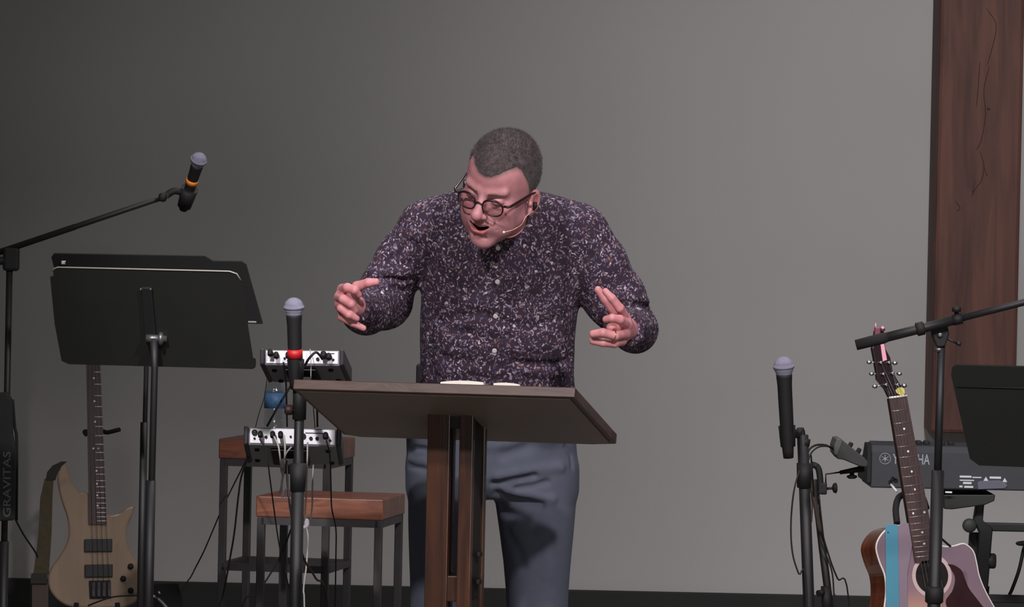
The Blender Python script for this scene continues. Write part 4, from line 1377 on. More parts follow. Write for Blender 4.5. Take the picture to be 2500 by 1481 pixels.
# ------------------------------------------------------------------ stools
def stool(label, fl, fr_, Y, thick, depth, yawd, barpy, sect=0.0105):
    a, b = P(*fl, Y), P(*fr_, Y)
    wd = (b - a).length
    ex = Vector((math.cos(R_(yawd)), -math.sin(R_(yawd)), 0)); ed = Vector((math.sin(R_(yawd)), math.cos(R_(yawd)), 0))
    z = (a.z + b.z) / 2
    c = Vector((a.x, Y, 0)) + ex * wd / 2 + ed * depth / 2
    t = thing('stool', label, 'stool', c, 'wooden topped metal stools')
    rot = rotz(-yawd)
    MB().box(c + Vector((0, 0, z - thick / 2)), (wd, depth, thick), rot, bevel=0.004).build('seat', M_stool, t)
    zf = z - thick
    i = 0.014
    for sx_ in (-1, 1):
        for sy_ in (-1, 1):
            q_ = c + ex * (sx_ * (wd / 2 - i)) + ed * (sy_ * (depth / 2 - i))
            MB().box(q_ + Vector((0, 0, zf / 2)), (sect * 2, sect * 2, zf), rot, bevel=0.002).build('leg', M_frame, t)
    fr__ = MB()
    for sy_ in (-1, 1):
        fr__.box(c + ed * (sy_ * (depth / 2 - i)) + Vector((0, 0, zf - sect)), (wd - 0.03, sect * 2, sect * 2), rot)
    for sx_ in (-1, 1):
        fr__.box(c + ex * (sx_ * (wd / 2 - i)) + Vector((0, 0, zf - sect)), (sect * 2, depth - 0.03, sect * 2), rot)
    fr__.build('seat_frame', M_frame, t)
    zb_ = P(700, barpy, Y).z
    for sy_ in (-1, 1):
        MB().box(c + ed * (sy_ * (depth / 2 - i)) + Vector((0, 0, zb_)), (wd - 0.03, sect * 2, sect * 2), rot).build('foot_rail', M_frame, t)
    for sx_ in (-1, 1):
        MB().box(c + ex * (sx_ * (wd / 2 - i)) + Vector((0, 0, zb_)), (sect * 2, depth - 0.03, sect * 2), rot).build('foot_rail', M_frame, t)
    return z, c


zr, cr_ = stool('taller wooden topped metal stool, the one further back carrying the water bottle', (534, 1070), (815, 1076), 2.3, 0.058, 0.34, 10, 1386)
zf_, cf_ = stool('lower wooden topped metal stool in front, beside the leg of the person', (625, 1208), (941, 1218), 1.6, 0.058, 0.34, 9, 1530)

# water bottle on the rear stool
bx = P(669, 1060, 2.45)
bz = zr
bt = thing('water_bottle', 'clear plastic water bottle with a blue label on the taller stool', 'bottle', (bx.x, 2.45, bz))
prof = [(0.0, 0.024), (0.003, 0.030), (0.02, 0.031), (0.028, 0.029), (0.036, 0.031), (0.058, 0.031), (0.062, 0.030), (0.108, 0.030), (0.112, 0.031), (0.13, 0.031), (0.155, 0.024), (0.172, 0.014), (0.185, 0.0125), (0.19, 0.0125)]
MB().lathe(prof, (bx.x, 2.45, bz + 0.001), (bx.x, 2.45, bz + 1), 28).build('bottle_body', M_bottle, bt)
MB().lathe([(0.086, 0.0305), (0.086, 0.0312), (0.132, 0.0312), (0.132, 0.0305)], (bx.x, 2.45, bz), (bx.x, 2.45, bz + 1), 28).build('label_wrap', mat('bottle_label', (84, 126, 172), 0.5, 0, 0.2, 60), bt)
MB().lathe([(0.190, 0.0145), (0.205, 0.0145), (0.206, 0.012)], (bx.x, 2.45, bz), (bx.x, 2.45, bz + 1), 20).build('cap', M_white, bt)
MB().lathe([(0.134, 0.0316), (0.134, 0.0318), (0.137, 0.0314), (0.137, 0.031)], (bx.x, 2.45, bz), (bx.x, 2.45, bz + 1), 20).build('rim_highlight_ring', M_bottle, bt)

# ------------------------------------------------------------------ bass guitar on its stand, back left
BY = 3.2
bn = Vector((0.10, -0.985, 0.12)).normalized()
bo_ = P(240, 1340, BY)
def BP(x, y, lift=0.0):
    return on_plane(x, y, bo_ + bn * lift, bn)
bass = thing('bass_guitar', 'natural wood bass guitar with black pickups behind the music stands', 'bass guitar', (P(240, 1480, BY).x, BY, P(240, 1483, BY).z))
outl = [(155, 1129), (164, 1138), (170, 1160), (178, 1182), (194, 1199), (214, 1203), (262, 1240), (265, 1256), (290, 1252), (308, 1240), (327, 1235), (324, 1255), (312, 1282), (310, 1312), (318, 1345), (338, 1375), (352, 1405),
        (352, 1435), (338, 1462), (310, 1480), (270, 1484), (225, 1483), (177, 1481), (146, 1468), (123, 1442), (117, 1414), (123, 1388), (144, 1358), (162, 1326), (168, 1295), (163, 1259), (151, 1223), (141, 1180), (142, 1144)]
sp = spline([Vector((x, y, 0)) for x, y in outl + outl[:1]], 4)[:-1]
MB().prism([BP(v_.x, v_.y) for v_ in sp], -bn * 0.04, bevel=0.006).build('body', M_bass, bass)
hs_ = [P(0, 0, 0)]
# neck and fingerboard run up behind the music stand desks to the headstock
MB().prism([BP(209.5, 770, .004), BP(239, 770, .004), BP(260, 1278, .004), BP(218, 1278, .004)], -bn * 0.022, bevel=0.003).build('neck', mat('maple_neck', (150, 112, 84), 0.35), bass)
MB().prism([BP(208.5, 770, .009), BP(240, 770, .009), BP(261, 1279, .009), BP(217, 1279, .009)], -bn * 0.006).build('fingerboard', M_rosew, bass)
fy = []
nuty, brid = 770.0, 1438.0
for k in range(1, 25):
    y = brid - (brid - nuty) * 2 ** (-k / 12)
    fy.append(y)
for i, y in enumerate(fy):
    t = (y - 770) / (1279 - 770)
    MB().tube([BP(208.5 + 8.5 * t + 19, y, .0095), BP(240 + 21 * t, y, .0095)], 0.0015, 6).build('fret', M_dot, bass)
for k in (3, 5, 7, 9, 12, 15, 17, 19, 21):
    y = (fy[k - 1] + (fy[k - 2])) / 2
    for dx in ((0,) if k != 12 else (-6, 6)):
        c = BP(224.5 + 15 * (y - 770) / 509 + dx, y, .0092)
        MB().lathe([(0, 0.0030), (0.0008, 0.0030)], c, c + bn, 10).build('fret_dot', M_dot, bass)
hd_ = MB().prism([BP(209, 770, .002), BP(200, 740, .002), BP(198, 660, .002), BP(212, 640, .002), BP(244, 648, .002), BP(246, 745, .002), BP(239, 770, .002)], -bn * 0.016, bevel=0.002).build('headstock', M_bass, bass)
for i, (x, y) in enumerate(((196, 680), (196, 715), (248, 680), (248, 715))):
    MB().tube([BP(x + (10 if x < 220 else -10), y, 0), BP(x - (6 if x < 220 else -6), y, 0)], 0.005, 8).build('tuning_peg', M_bhw, bass)
for (x0, y0, x1, y1) in ((206, 1316, 274, 1346), (207, 1378, 275, 1408)):
    MB().prism([BP(x0, y0), BP(x1, y0 - 1), BP(x1, y1), BP(x0, y1 + 1)], bn * 0.010, bevel=0.002).build('pickup', mat('pickup_cover', (34, 34, 38), 0.55), bass)
MB().prism([BP(217, 1417), BP(270, 1416), BP(270, 1460), BP(219, 1461)], bn * 0.006, bevel=0.001).build('bridge', M_blackm, bass)
for k in range(4):
    x = 224 + k * 13
    MB().prism([BP(x, 1420, .006), BP(x + 8, 1420, .006), BP(x + 8, 1456, .006), BP(x, 1456, .006)], bn * 0.006, bevel=0.001).build('bridge_saddle', M_bhw, bass)
    MB().tube([BP(x + 4, 1440, .013), BP(214 + k * 7, 770, .012)], 0.0007, 5).build('string', M_steel, bass)
for (x, y) in ((319, 1382), (301, 1412), (319, 1441)):
    c = BP(x, y); MB().lathe([(0, 0.0095), (0.010, 0.0085), (0.013, 0.0075), (0.0135, 0.004)], c, c + bn, 16).build('control_knob', M_blackm, bass)

strap = thing('guitar_strap', 'olive webbing guitar strap with dark leather end hanging from the horn of the bass guitar', 'guitar strap', P(97, 1481, 3.25))
def ribbon(pts, wpx, Y, th_):
    """a strap with a width given in pixels, hanging at depth Y"""
    l, r = [], []
    for (x, y), w_ in zip(pts, wpx):
        l.append(P(x - w_ / 2, y, Y)); r.append(P(x + w_ / 2, y, Y))
    return MB().prism(l + r[::-1], (0, th_, 0), bevel=0.0008)
ribbon([(157, 1126), (140, 1136), (128, 1152), (123, 1172)], [14, 24, 26, 24], 3.16, 0.004).build('leather_end', M_leather, strap)
ribbon([(120, 1168), (113, 1215), (110, 1300), (106, 1345), (100, 1402)], [22, 30, 32, 34, 38], 3.162, 0.003).build('webbing', M_strap, strap)
ribbon([(96, 1399), (95, 1424)], [40, 42], 3.155, 0.006).build('buckle', mat('buckle', (44, 40, 38), 0.5), strap)
ribbon([(98, 1420), (98, 1500), (98, 1560)], [40, 40, 40], 3.165, 0.003).build('webbing', mat('brown_webbing', (92, 80, 72), 0.9), strap)
# bass stand
bs = thing('guitar_stand', 'black stand holding the bass guitar by its neck', 'guitar stand', (P(236, 1481, 3.3).x, 3.36, 0), 'guitar stands')
nx = P(236, 1055, 3.34)
MB().tube([(nx.x, 3.40, 0.25), (nx.x, 3.40, nx.z)], 0.009, 12).build('pole', M_black, bs)
yk = BP(236, 1053, -0.05)
MB().tube(spline([BP(210, 1060, .004), BP(207, 1053, -.03), BP(222, 1053, -.055), BP(250, 1052, -.045), BP(262, 1055, -.01), BP(292, 1048, 0.02)], 5), 0.0068, 10).tube([(nx.x, 3.40, nx.z), yk], 0.008, 10).build('neck_yoke', M_rub, bs)
for s in (-1, 1):
    c = BP(240 + s * 50, 1484, -.02)
    MB().tube([(nx.x, 3.40, c.z - 0.03), (c.x, c.y + 0.03, c.z - 0.012), (c.x, c.y - 0.05, c.z - 0.012), (c.x, c.y - 0.055, c.z + 0.02)], 0.008, 10).build('cradle_arm', M_rub, bs)
tripod(bs, nx.x, 3.40, 0.25, 0.24, 30)

# chrome drum pedal just showing at the bottom left
fp = thing('foot_pedal', 'small black and chrome foot pedal at the bottom edge right of the music stand poles', 'pedal', (P(395, 1560, 1.9).x, 1.9, P(395, 1560, 1.9).z))
MB().tube([P(366, 1449, 1.9), P(384, 1459, 1.9)], 0.006, 10).tube([P(386, 1442, 1.9), P(392, 1450, 1.9)], 0.005, 10).build('chrome_rod', M_chrome, fp)
MB().tube(spline([P(384, 1459, 1.9), P(400, 1475, 1.9), P(412, 1500, 1.9), P(416, 1600, 1.9), Vector((P(416, 1600, 1.9).x, 1.9, 0.0))], 4), 0.007, 10).build('pedal_post', M_steel, fp)
MB().prism([P(364, 1427, 1.9), P(434, 1424, 1.9), P(446, 1470, 1.9), P(440, 1560, 1.9), P(370, 1560, 1.9)], (0, 0.03, 0), bevel=0.004).build('pedal_frame', M_rub, fp)

# ------------------------------------------------------------------ right side: microphone stand with the plain microphone
rs = thing('microphone_stand', 'black microphone stand right of the person, with looping cables', 'microphone stand', (P(1972, 1481, 0.3).x, 0.3, 0), 'microphone stands')
p0, p1 = P(1961, 1100, 0.3), P(1975, 1481, 0.3)
dd = (p1 - p0).normalized(); p2 = p0 + dd * ((p0.z - 0.03) / -dd.z)
MB().tube([p0 - dd * 0.04, p1, p2], 0.0145, 14).build('lower_pole', M_black, rs)
MB().tube([P(1964, 1130, 0.3), P(1963, 1190, 0.3)], [0.020, 0.018], 14).build('height_clutch', M_blackm, rs)
MB().tube([P(1957, 1060, 0.3), P(1960, 1150, 0.3)], 0.0095, 12).build('upper_pole', M_black, rs)
tripod(rs, p2.x, p2.y, 0.20, 0.30, 15)
MB().tube(spline([P(1958, 1075, 0.3), P(1955, 1050, 0.3), P(1945, 1060, 0.29), P(1930, 1050, 0.27)], 4), 0.010, 10).tube([P(1966, 1070, 0.3), P(1963, 1088, 0.3)], 0.014, 10).tube([P(1921, 1038, .26), P(1924, 1090, .26)], [0.0215, 0.0185], 16).build('microphone_clip', M_blackm, rs)
microphone('black microphone with a silver grille and no band, on the stand right of the person', P(1925, 1118, 0.26), P(1912, 870, 0.22), None, 0.0255, 0.0178)
# second stand right behind it that carries the small mixer
r2 = thing('microphone_stand', 'thin leaning black stand behind the right microphone stand, carrying the small mixer', 'microphone stand', (P(2030, 1481, 0.7).x, 0.7, 0), 'microphone stands')
q0, q1 = P(1988, 1170, 0.7), P(2026, 1481, 0.7)
qd = (q1 - q0).normalized(); q2_ = q0 + qd * ((q0.z - 0.02) / -qd.z)
MB().tube([q0, P(2005, 1320, .7), P(2006, 1322, .7), q1, q2_], [0.009, 0.009, 0.010, 0.010, 0.010], 12).build('pole', M_black, r2)
MB().tube([P(2016, 1430, 0.69), P(2020, 1500, 0.69)], [0.013, 0.013], 12).tube([P(2016, 1442, 0.69), P(1998, 1448, 0.67)], [0.006, 0.009], 10).build('leg_clutch', M_blackm, r2)
tripod(r2, q2_.x, 0.7, 0.12, 0.26, 50)
MB().tube(spline([P(1978, 1132, .66), P(1996, 1140, .66), P(2002, 1165, .66), P(2003, 1195, .66)], 5), 0.0085, 10).box(P(2008, 1192, .66), (0.022, 0.025, 0.03), bevel=0.003).tube([P(2018, 1192, .66), P(2036, 1191, .66)], 0.0035, 8).lathe([(0, 0.006), (0.003, 0.012), (0.010, 0.014), (0.013, 0.008)], P(2032, 1191, .66), P(2060, 1190, .66), 12).build('side_clamp', M_blackm, r2)
MB().tube([P(2016, 1180, .66), P(2016, 1157, .66), P(2052, 1152, .66)], 0.0022, 8).tube([P(2050, 1153, .66), P(2110, 1143, .66)], [0.005, 0.009], 10).lathe([(0, 0.008), (0.004, 0.014), (0.008, 0.013), (0.010, 0.006), (0.02, 0.006)], P(2080, 1168, .66), P(2080, 1140, .66), 14).build('mixer_bracket', M_blackm, r2)

# small mixer held by that stand
sm = thing('personal_mixer', 'small dark grey tilted mixer with knobs, just left of the keyboard', 'mixer', P(2080, 1140, .66))
mo = [(2036, 1088), (2042, 1072), (2052, 1070), (2062, 1078), (2112, 1118), (2120, 1128), (2118, 1140), (2098, 1138), (2060, 1122), (2046, 1120), (2036, 1108)]
MB().prism([P(x, y, .60) for x, y in mo], (0, 0.15, 0), bevel=0.003).build('case', mat('small_mixer_case', (42, 44, 43), 0.6), sm)
MB().prism([P(x, y, .597) for x, y in ((2036, 1088), (2042, 1071), (2052, 1070), (2057, 1078), (2044, 1112), (2036, 1108))], (0, 0.156, 0), bevel=0.002).build('end_cap', mat('small_mixer_end', (74, 76, 74), 0.6), sm)
for (x, y) in ((2075, 1088), (2095, 1102)):
    for dy in (0.02, 0.06, 0.10):
        c = P(x, y, .60 + dy); up_ = Vector((0.45, 0, 0.9)).normalized()
        MB().lathe([(-0.012, 0.0065), (0.008, 0.006), (0.010, 0.004)], c, c + up_, 12).build('knob', M_rub, sm)

# boom stand in front at right
k0 = P(2298, 850, -0.3)
fb = thing('microphone_stand', 'black boom stand in front of the acoustic guitar, arm sloping up right', 'microphone stand', (P(2279, 1481, -0.3).x, -0.3, 0), 'microphone stands')
kt, kb = P(2298, 850, -.3), P(2280, 1481, -.3)
kd = (kb - kt).normalized(); kf = kt + kd * ((kt.z - 0.1) / -kd.z)
km = kt + (kb - kt) * ((1147 - 850) / 631)
MB().tube([kt + kd * -0.02, km + kd * 0.05], 0.0095, 14).build('upper_pole', M_black, fb)
MB().tube([km, kf], 0.0155, 14).build('lower_pole', M_black, fb)
cq = P(2281, 1452, -.3)
MB().tube([cq - kd * 0.022, cq - kd * 0.016, cq + kd * 0.016, cq + kd * 0.022], [0.014, 0.022, 0.022, 0.014], 14).build('height_clutch', M_blackm, fb)
tripod(fb, kf.x, -0.3, 0.13, 0.3, 25)
MB().prism([P(x, y, -.315) for x, y in ((2272, 790), (2310, 780), (2318, 815), (2308, 846), (2288, 848), (2276, 820))], (0, 0.03, 0), bevel=0.004).build('boom_clutch', M_blackm, fb)
c = P(2295, 817, -.316)
MB().lathe([(0, 0.006), (0.004, 0.006), (0.005, 0.003)], c, c + Vector((0, -1, 0)), 10).build('clutch_bolt', M_steel, fb)
MB().tube([P(2310, 825, -.31), P(2338, 838, -.31)], [0.003, 0.003], 8).tube([P(2336, 837, -.31), P(2346, 840, -.31)], [0.005, 0.005], 8).build('clutch_lever', M_black, fb)
MB().tube([P(2292, 848, -.3), P(2292, 858, -.3)], 0.010, 12).build('collar', M_steel, fb)
bt0, bt1 = P(2090, 842, -.33), P(2640, 702, -.33)
bdv = bt1 - bt0
def on(t_): return bt0 + bdv * t_
MB().tube([on(0.10), on(0.44)], 0.0115, 14).tube([on(0.44), on(1.0)], 0.0082, 14).build('boom_arm', M_black, fb)
MB().tube([on(0.0), on(0.12), on(0.14)], [0.0128, 0.0135, 0.0115], 14).build('rubber_grip', M_rub, fb)
MB().tube([on(0.265), on(0.27), on(0.30), on(0.305)], [0.011, 0.0165, 0.0165, 0.011], 14).build('arm_collar', M_blackm, fb)
kk = on(0.445)
MB().tube([on(0.43), on(0.47)], 0.0130, 12).lathe([(0.0, 0.005), (0.018, 0.005), (0.019, 0.011), (0.030, 0.011), (0.031, 0.006)], kk, kk + Vector((0.0, 0, 1)), 12).build('arm_knob', M_blackm, fb)

# ------------------------------------------------------------------ acoustic guitar
GY = 0.62
gn = Vector((0.34, -0.93, 0.12)).normalized()
go = P(2275, 1405, GY)
def GP(x, y, lift=0.0):
    return on_plane(x, y, go + gn * lift, gn)
gt = thing('acoustic_guitar', 'acoustic guitar with a cutaway, dark pickguard and white binding, leaning at the right', 'guitar', (go.x, GY + 0.05, GP(2290, 1790).z))
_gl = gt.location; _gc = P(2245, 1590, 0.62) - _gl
for n_ in M_topglow.node_tree.nodes:
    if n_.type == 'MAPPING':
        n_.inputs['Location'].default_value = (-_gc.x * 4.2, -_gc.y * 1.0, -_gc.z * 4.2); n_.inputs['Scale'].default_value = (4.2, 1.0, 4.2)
top = [(2225, 1290), (2195, 1283), (2168, 1290), (2148, 1310), (2139, 1336), (2147, 1370), (2160, 1404), (2163, 1445), (2158, 1490), (2150, 1560), (2155, 1640), (2190, 1720), (2260, 1775), (2350, 1785), (2430, 1750), (2480, 1680), (2490, 1600), (2465, 1540),
       (2428, 1484), (2404, 1440), (2390, 1405), (2384, 1376), (2376, 1346), (2360, 1330), (2348, 1327), (2330, 1332), (2308, 1334), (2290, 1328), (2278, 1310), (2262, 1300)]
ts = spline([Vector((x, y, 0)) for x, y in top + top[:1]], 5)[:-1]
MB().prism([GP(v_.x, v_.y) for v_ in ts], -gn * 0.004).build('soundboard', M_topglow, gt)
MB().prism([GP(v_.x, v_.y, -0.004) for v_ in ts], -gn * 0.096).build('body_sides', M_mah, gt)
for lf in (-0.002, -0.1015):
    lp_ = [GP(v_.x, v_.y, lf) for v_ in ts]
    MB().tube(lp_ + lp_[:1], 0.0026, 8, caps=False).build('binding', M_bone, gt)
# soundhole and rosette
gax = (GP(2275, 1405) - GP(2193, 968)).normalized()            # down the neck
gxx = gax.cross(gn).normalized()
if gxx.x < 0: gxx = -gxx
hc = GP(2275, 1405)
def disc(c_, r0, r1, lift, nm, m_):
    b_ = MB(); n_ = 40
    a_ = []
    for k in range(n_):
        an = math.tau * k / n_
        dv = gxx * math.cos(an) + gax * math.sin(an)
        a_.append((b_.bm.verts.new(c_ + dv * max(r0, 1e-4) + gn * lift), b_.bm.verts.new(c_ + dv * r1 + gn * lift)))
    for k in range(n_):
        x0, x1 = a_[k], a_[(k + 1) % n_]
        b_.bm.faces.new((x0[0], x0[1], x1[1], x1[0]))
    return b_.build(nm, m_, gt)
disc(hc, 0.0, 0.046, 0.0006, 'soundhole', mat('soundhole_dark', (26, 17, 16), 0.9))
disc(hc, 0.046, 0.056, 0.0008, 'rosette', mat('rosette_inlay', (206, 182, 182), 0.35))
pg = [(2314, 1376), (2330, 1379), (2348, 1392), (2356, 1412), (2366, 1436), (2392, 1470), (2412, 1500), (2400, 1530), (2350, 1520), (2318, 1490), (2310, 1464), (2326, 1440), (2332, 1410), (2322, 1388)]
pgs = spline([Vector((x, y, 0)) for x, y in pg + pg[:1]], 4)[:-1]
MB().prism([GP(v_.x, v_.y, .0025) for v_ in pgs], -gn * 0.0015).build('pickguard', mat('pickguard', (56, 34, 38), 0.2, 0, 0.2, 25, coat=0.5), gt)
# neck, fingerboard, frets
LFT = 0.010
def nk(t_, s_, lift):                                      # t 0..1 nut to fingerboard end, s -1..1 across
    cx = 2192.5 + (2262 - 2192.5) * t_; cy = 968 + (1368 - 968) * t_
    wv = 21.5 + 5.0 * t_
    return GP(cx + s_ * wv, cy - s_ * 2.5, lift)
MB().prism([nk(0, -1, LFT), nk(0, 1, LFT), nk(1, 1, LFT), nk(1, -1, LFT)], -gn * 0.006).build('fingerboard', M_rosew, gt)
MB().prism([nk(0, -.96, LFT - .006), nk(0, .96, LFT - .006), nk(.82, .96, LFT - .006), nk(.82, -.96, LFT - .006)], -gn * 0.022, bevel=0.004).build('neck', mat('dark_neck', (52, 38, 34), 0.35), gt)
g12 = []
for k in range(1, 21):
    t_ = (1 - 2 ** (-k / 12)) * 645 / 400 * 0.905
    if t_ > 0.99: break
    g12.append(t_)
    MB().tube([nk(t_, -.96, LFT + .0004), nk(t_, .96, LFT + .0004)], 0.0010, 6).build('fret', M_fret, gt)
for k in (3, 5, 7, 9, 12, 15, 17):
    tm = (g12[k - 1] + g12[k - 2]) / 2
    for s_ in ((0,) if k != 12 else (-.55, .55)):
        c = nk(tm, s_ + 0.05, LFT)
        MB().lathe([(0, 0.0030), (0.0009, 0.0030)], c, c + gn, 10).build('fret_dot', M_dot, gt)
MB().tube([nk(0, -1, LFT + .001), nk(0, 1, LFT + .001)], 0.0030, 8).build('nut', M_bone, gt)
hsx = [(2171, 969), (2162, 950), (2142, 925), (2140, 905), (2134, 870), (2130, 850), (2135, 830), (2137, 806), (2150, 800), (2158, 806), (2162, 850), (2174, 872), (2180, 905), (2192, 928), (2205, 948), (2214, 967)]
MB().prism([GP(x, y, LFT - .004) for x, y in hsx], -gn * 0.014, bevel=0.002).build('headstock', mat('headstock_black', (38, 24, 28), 0.3, coat=0.4), gt)
MB().prism([GP(x, y, LFT - .0035) for x, y in ((2147, 822), (2155, 822), (2165, 878), (2155, 882))], gn * 0.0012).build('headstock_strip', M_pink, gt)  # flat pink strip on the headstock face
posts = [((2151, 884), (2122, 884)), ((2157, 912), (2128, 912)), ((2164, 938), (2136, 943)), ((2171, 884), (2185, 886)), ((2180, 910), (2196, 912)), ((2192, 938), (2208, 941))]
for i, (pp, kp) in enumerate(posts):
    pz_ = GP(*pp, LFT + .004); kz = GP(*kp, LFT - .012)
    tn = MB().tube([GP(*pp, LFT - .004), pz_], 0.0032, 10).tube([pz_ + gxx * -.005, pz_ + gxx * .005], 0.0020, 8)
    g_ = tn.build('tuning_post', M_chrome, gt)
    MB().tube([GP(*pp, LFT - .012), kz], 0.0018, 8).sphere(kz, 0.0062, (1.1, 0.55, 0.85)).build('tuning_button', M_chrome, g_)
for k in range(6):
    s_ = -0.82 + k * 1.64 / 5
    a_ = nk(0, s_, LFT + .0035)
    MB().tube([GP(*posts[(2, 1, 0, 3, 4, 5)[k]][0], LFT + .003), a_, GP(2275 + s_ * 26 + 20, 1510, .010), GP(2315 + s_ * 26, 1590, .006)], 0.00065 if k < 3 else 0.0005, 5).build('string', M_steel, gt)
MB().prism([GP(x, y, 0) for x, y in ((2270, 1585), (2360, 1575), (2364, 1596), (2274, 1606))], gn * 0.007, bevel=0.002).build('bridge', M_rosew, gt)
# preamp on the side
ct = (GP(2143, 1385, -0.045) + GP(2155, 1385, -0.045)) / 2
sd = GP(2147, 1370, -0.05); sdn = Vector((-0.93, -0.34, 0)).normalized()
tg = (GP(2160, 1404, -.05) - GP(2147, 1370, -.05)).normalized()
MB().box((GP(2147, 1370, -.05) + GP(2160, 1404, -.05)) / 2 + sdn * 0.001, (0.004, 0.035, 0.045), frame3(sdn, sdn.cross(tg).normalized(), tg), bevel=0.002).build('preamp_panel', M_leather, gt)
# clip-on tuner at the tip
tu = thing('clip_on_tuner', 'small dark clip-on tuner with pink light at the tip of the guitar headstock', 'tuner', GP(2146, 812, LFT))
MB().box(GP(2142, 808, LFT + .004), (0.016, 0.02, 0.022), bevel=0.003).tube([GP(2150, 806, LFT + .006), GP(2158, 802, LFT + .006)], [0.004, 0.006], 10).build('tuner_body', mat('tuner_plum', (112, 56, 70), 0.4), tu)
MB().sphere(GP(2155, 800, LFT + .012), 0.0045).tube([GP(2138, 800, LFT + .006), GP(2138, 788, LFT + .006)], [0.0025, 0.001], 8).build('tuner_light', M_pink, tu)
# plectrum on the headstock
pkp = [(2186, 953), (2190, 948), (2199, 945), (2207, 950), (2208, 962), (2200, 964), (2190, 960)]
pls = spline([Vector((x, y, 0)) for x, y in pkp + pkp[:1]], 4)[:-1]
o = MB().prism([GP(v_.x, v_.y, LFT - .002) for v_ in pls], gn * 0.001).build('plectrum', M_pick)
tag(o, 'yellow plectrum tucked by the nut on the guitar headstock', 'plectrum')
# folder with a blue spine standing against the guitar, behind its neck
fo = thing('folder', 'slim lilac folder with a blue spine slipped under the acoustic guitar neck', 'folder', GP(2195, 1600, .004))
MB().prism([GP(x, y, .0020) for x, y in ((2190, 1283), (2224, 1274), (2226, 1330), (2221, 1360), (2214, 1400), (2216, 1560), (2195, 1560))], gn * 0.0016).build('cover', M_lilac, fo)
MB().prism([GP(x, y, .0020) for x, y in ((2161, 1286), (2164, 1280), (2188, 1279), (2191, 1283), (2196, 1560), (2164, 1560))], gn * 0.0030, bevel=0.0008).build('spine', M_blue, fo)
c = GP(2168, 1299, .0052)
MB().lathe([(0, 0.0022), (0.001, 0.0020)], c, c + gn, 8).build('rivet', mat('rivet_blue', (30, 80, 110), 0.4), fo)
# guitar stand yoke
gs = thing('guitar_stand', 'black stand with a padded hoop holding the acoustic guitar neck', 'guitar stand', (P(2260, 1481, 0.9).x, 0.95, 0), 'guitar stands')
gz = P(2230, 1210, .72)
MB().tube(spline([GP(2190, 1277, -.01), GP(2187, 1240, -.035), GP(2196, 1212, -.06), GP(2222, 1205, -.075), GP(2250, 1212, -.07), GP(2262, 1240, -.04)], 6), 0.0085, 12).build('neck_hoop', M_rub, gs)
MB().tube([(gz.x + 0.03, 0.95, 0.2), (gz.x + 0.03, 0.95, gz.z - 0.1), GP(2222, 1205, -.08)], 0.009, 12).build('pole', M_black, gs)
tripod(gs, gz.x + 0.03, 0.95, 0.2, 0.25, 45)
for s_ in (-1, 1):
    c = GP(2320 + s_ * 70, 1782, -.05); 
    MB().tube([(gz.x + .03, 0.95, max(c.z, .12)), (c.x, c.y + .04, c.z - .012), (c.x, c.y - .09, c.z - .012)], 0.008, 10).build('cradle_arm', M_rub, gs)

# ------------------------------------------------------------------ keyboard
KY = 1.55
kx0, kx1 = P(2122, 1140, KY), P(2124, 1140, KY)
kbt = P(2122, 1084, KY); kbb = P(2130, 1190, KY)
kb_ = thing('keyboard', 'black stage keyboard seen from behind with YAMAHA lettering, on a folding stand at the right', 'keyboard', (kbt.x + 0.6, KY + 0.15, kbb.z))
KL = 1.25
zt_, zb_ = kbt.z, P(2130, 1190, KY).z
pr_ = [(0.0, zb_), (0.0, zt_ - 0.02), (0.012, zt_), (0.10, zt_ + 0.006), (0.16, zt_ - 0.03), (0.32, zt_ - 0.05), (0.34, zb_ + 0.01), (0.33, zb_)]
yawk = -0.012
MB().prism([(kbt.x + 0.006, KY + y_, z_) for y_, z_ in pr_], (KL, 0, 0), bevel=0.004).build('case', M_kb, kb_)
MB().prism([(kbt.x - 0.006, KY + y_ - 0.004 if y_ < 0.01 else KY + y_, z_ + (0.012 if z_ < zb_ + .02 else -0.004)) for y_, z_ in pr_], (0.014, 0, 0), bevel=0.003).build('end_block', M_blackm, kb_)
for x in (2200, 2222, 2243, 2262, 2300, 2322):
    c = P(x, 1080, KY + 0.03); MB().box((c.x, KY + 0.04, zt_ + 0.006), (0.016, 0.03, 0.012), bevel=0.003).build('panel_slider', M_blackm, kb_)
KF = KY - 0.0012
xd = Vector((1, 0, 0)); yd = Vector((0, 0, 1))
def KP(x, y, lift=0.0):
    c = P(x, y, KY - lift); return c
# round three-fork emblem
c = KP(2161, 1119, 0.0006); rb = 0.0150
emb = MB()
emb.tube([c + Vector((math.cos(math.tau * k / 28) * rb, 0, math.sin(math.tau * k / 28) * rb)) for k in range(29)], 0.0011, 6, caps=False)
for k in range(6):
    a = math.tau * k / 6 + math.pi / 6
    dv = Vector((math.cos(a), 0, math.sin(a)))
    emb.tube([c + dv * 0.003, c + dv * 0.0115], [0.0014, 0.0010], 6)
emb.sphere(c, 0.0042, (1, 0.25, 1))
emb.build('emblem', M_logo, kb_)
tw = (P(2270, 1120, KY) - P(2179, 1120, KY)).x
text_mesh('brand_lettering', 'YAMAHA', KP(2179, 1132, 0.001), xd, yd, 0.0285, M_logo, kb_, tw, 0.0)
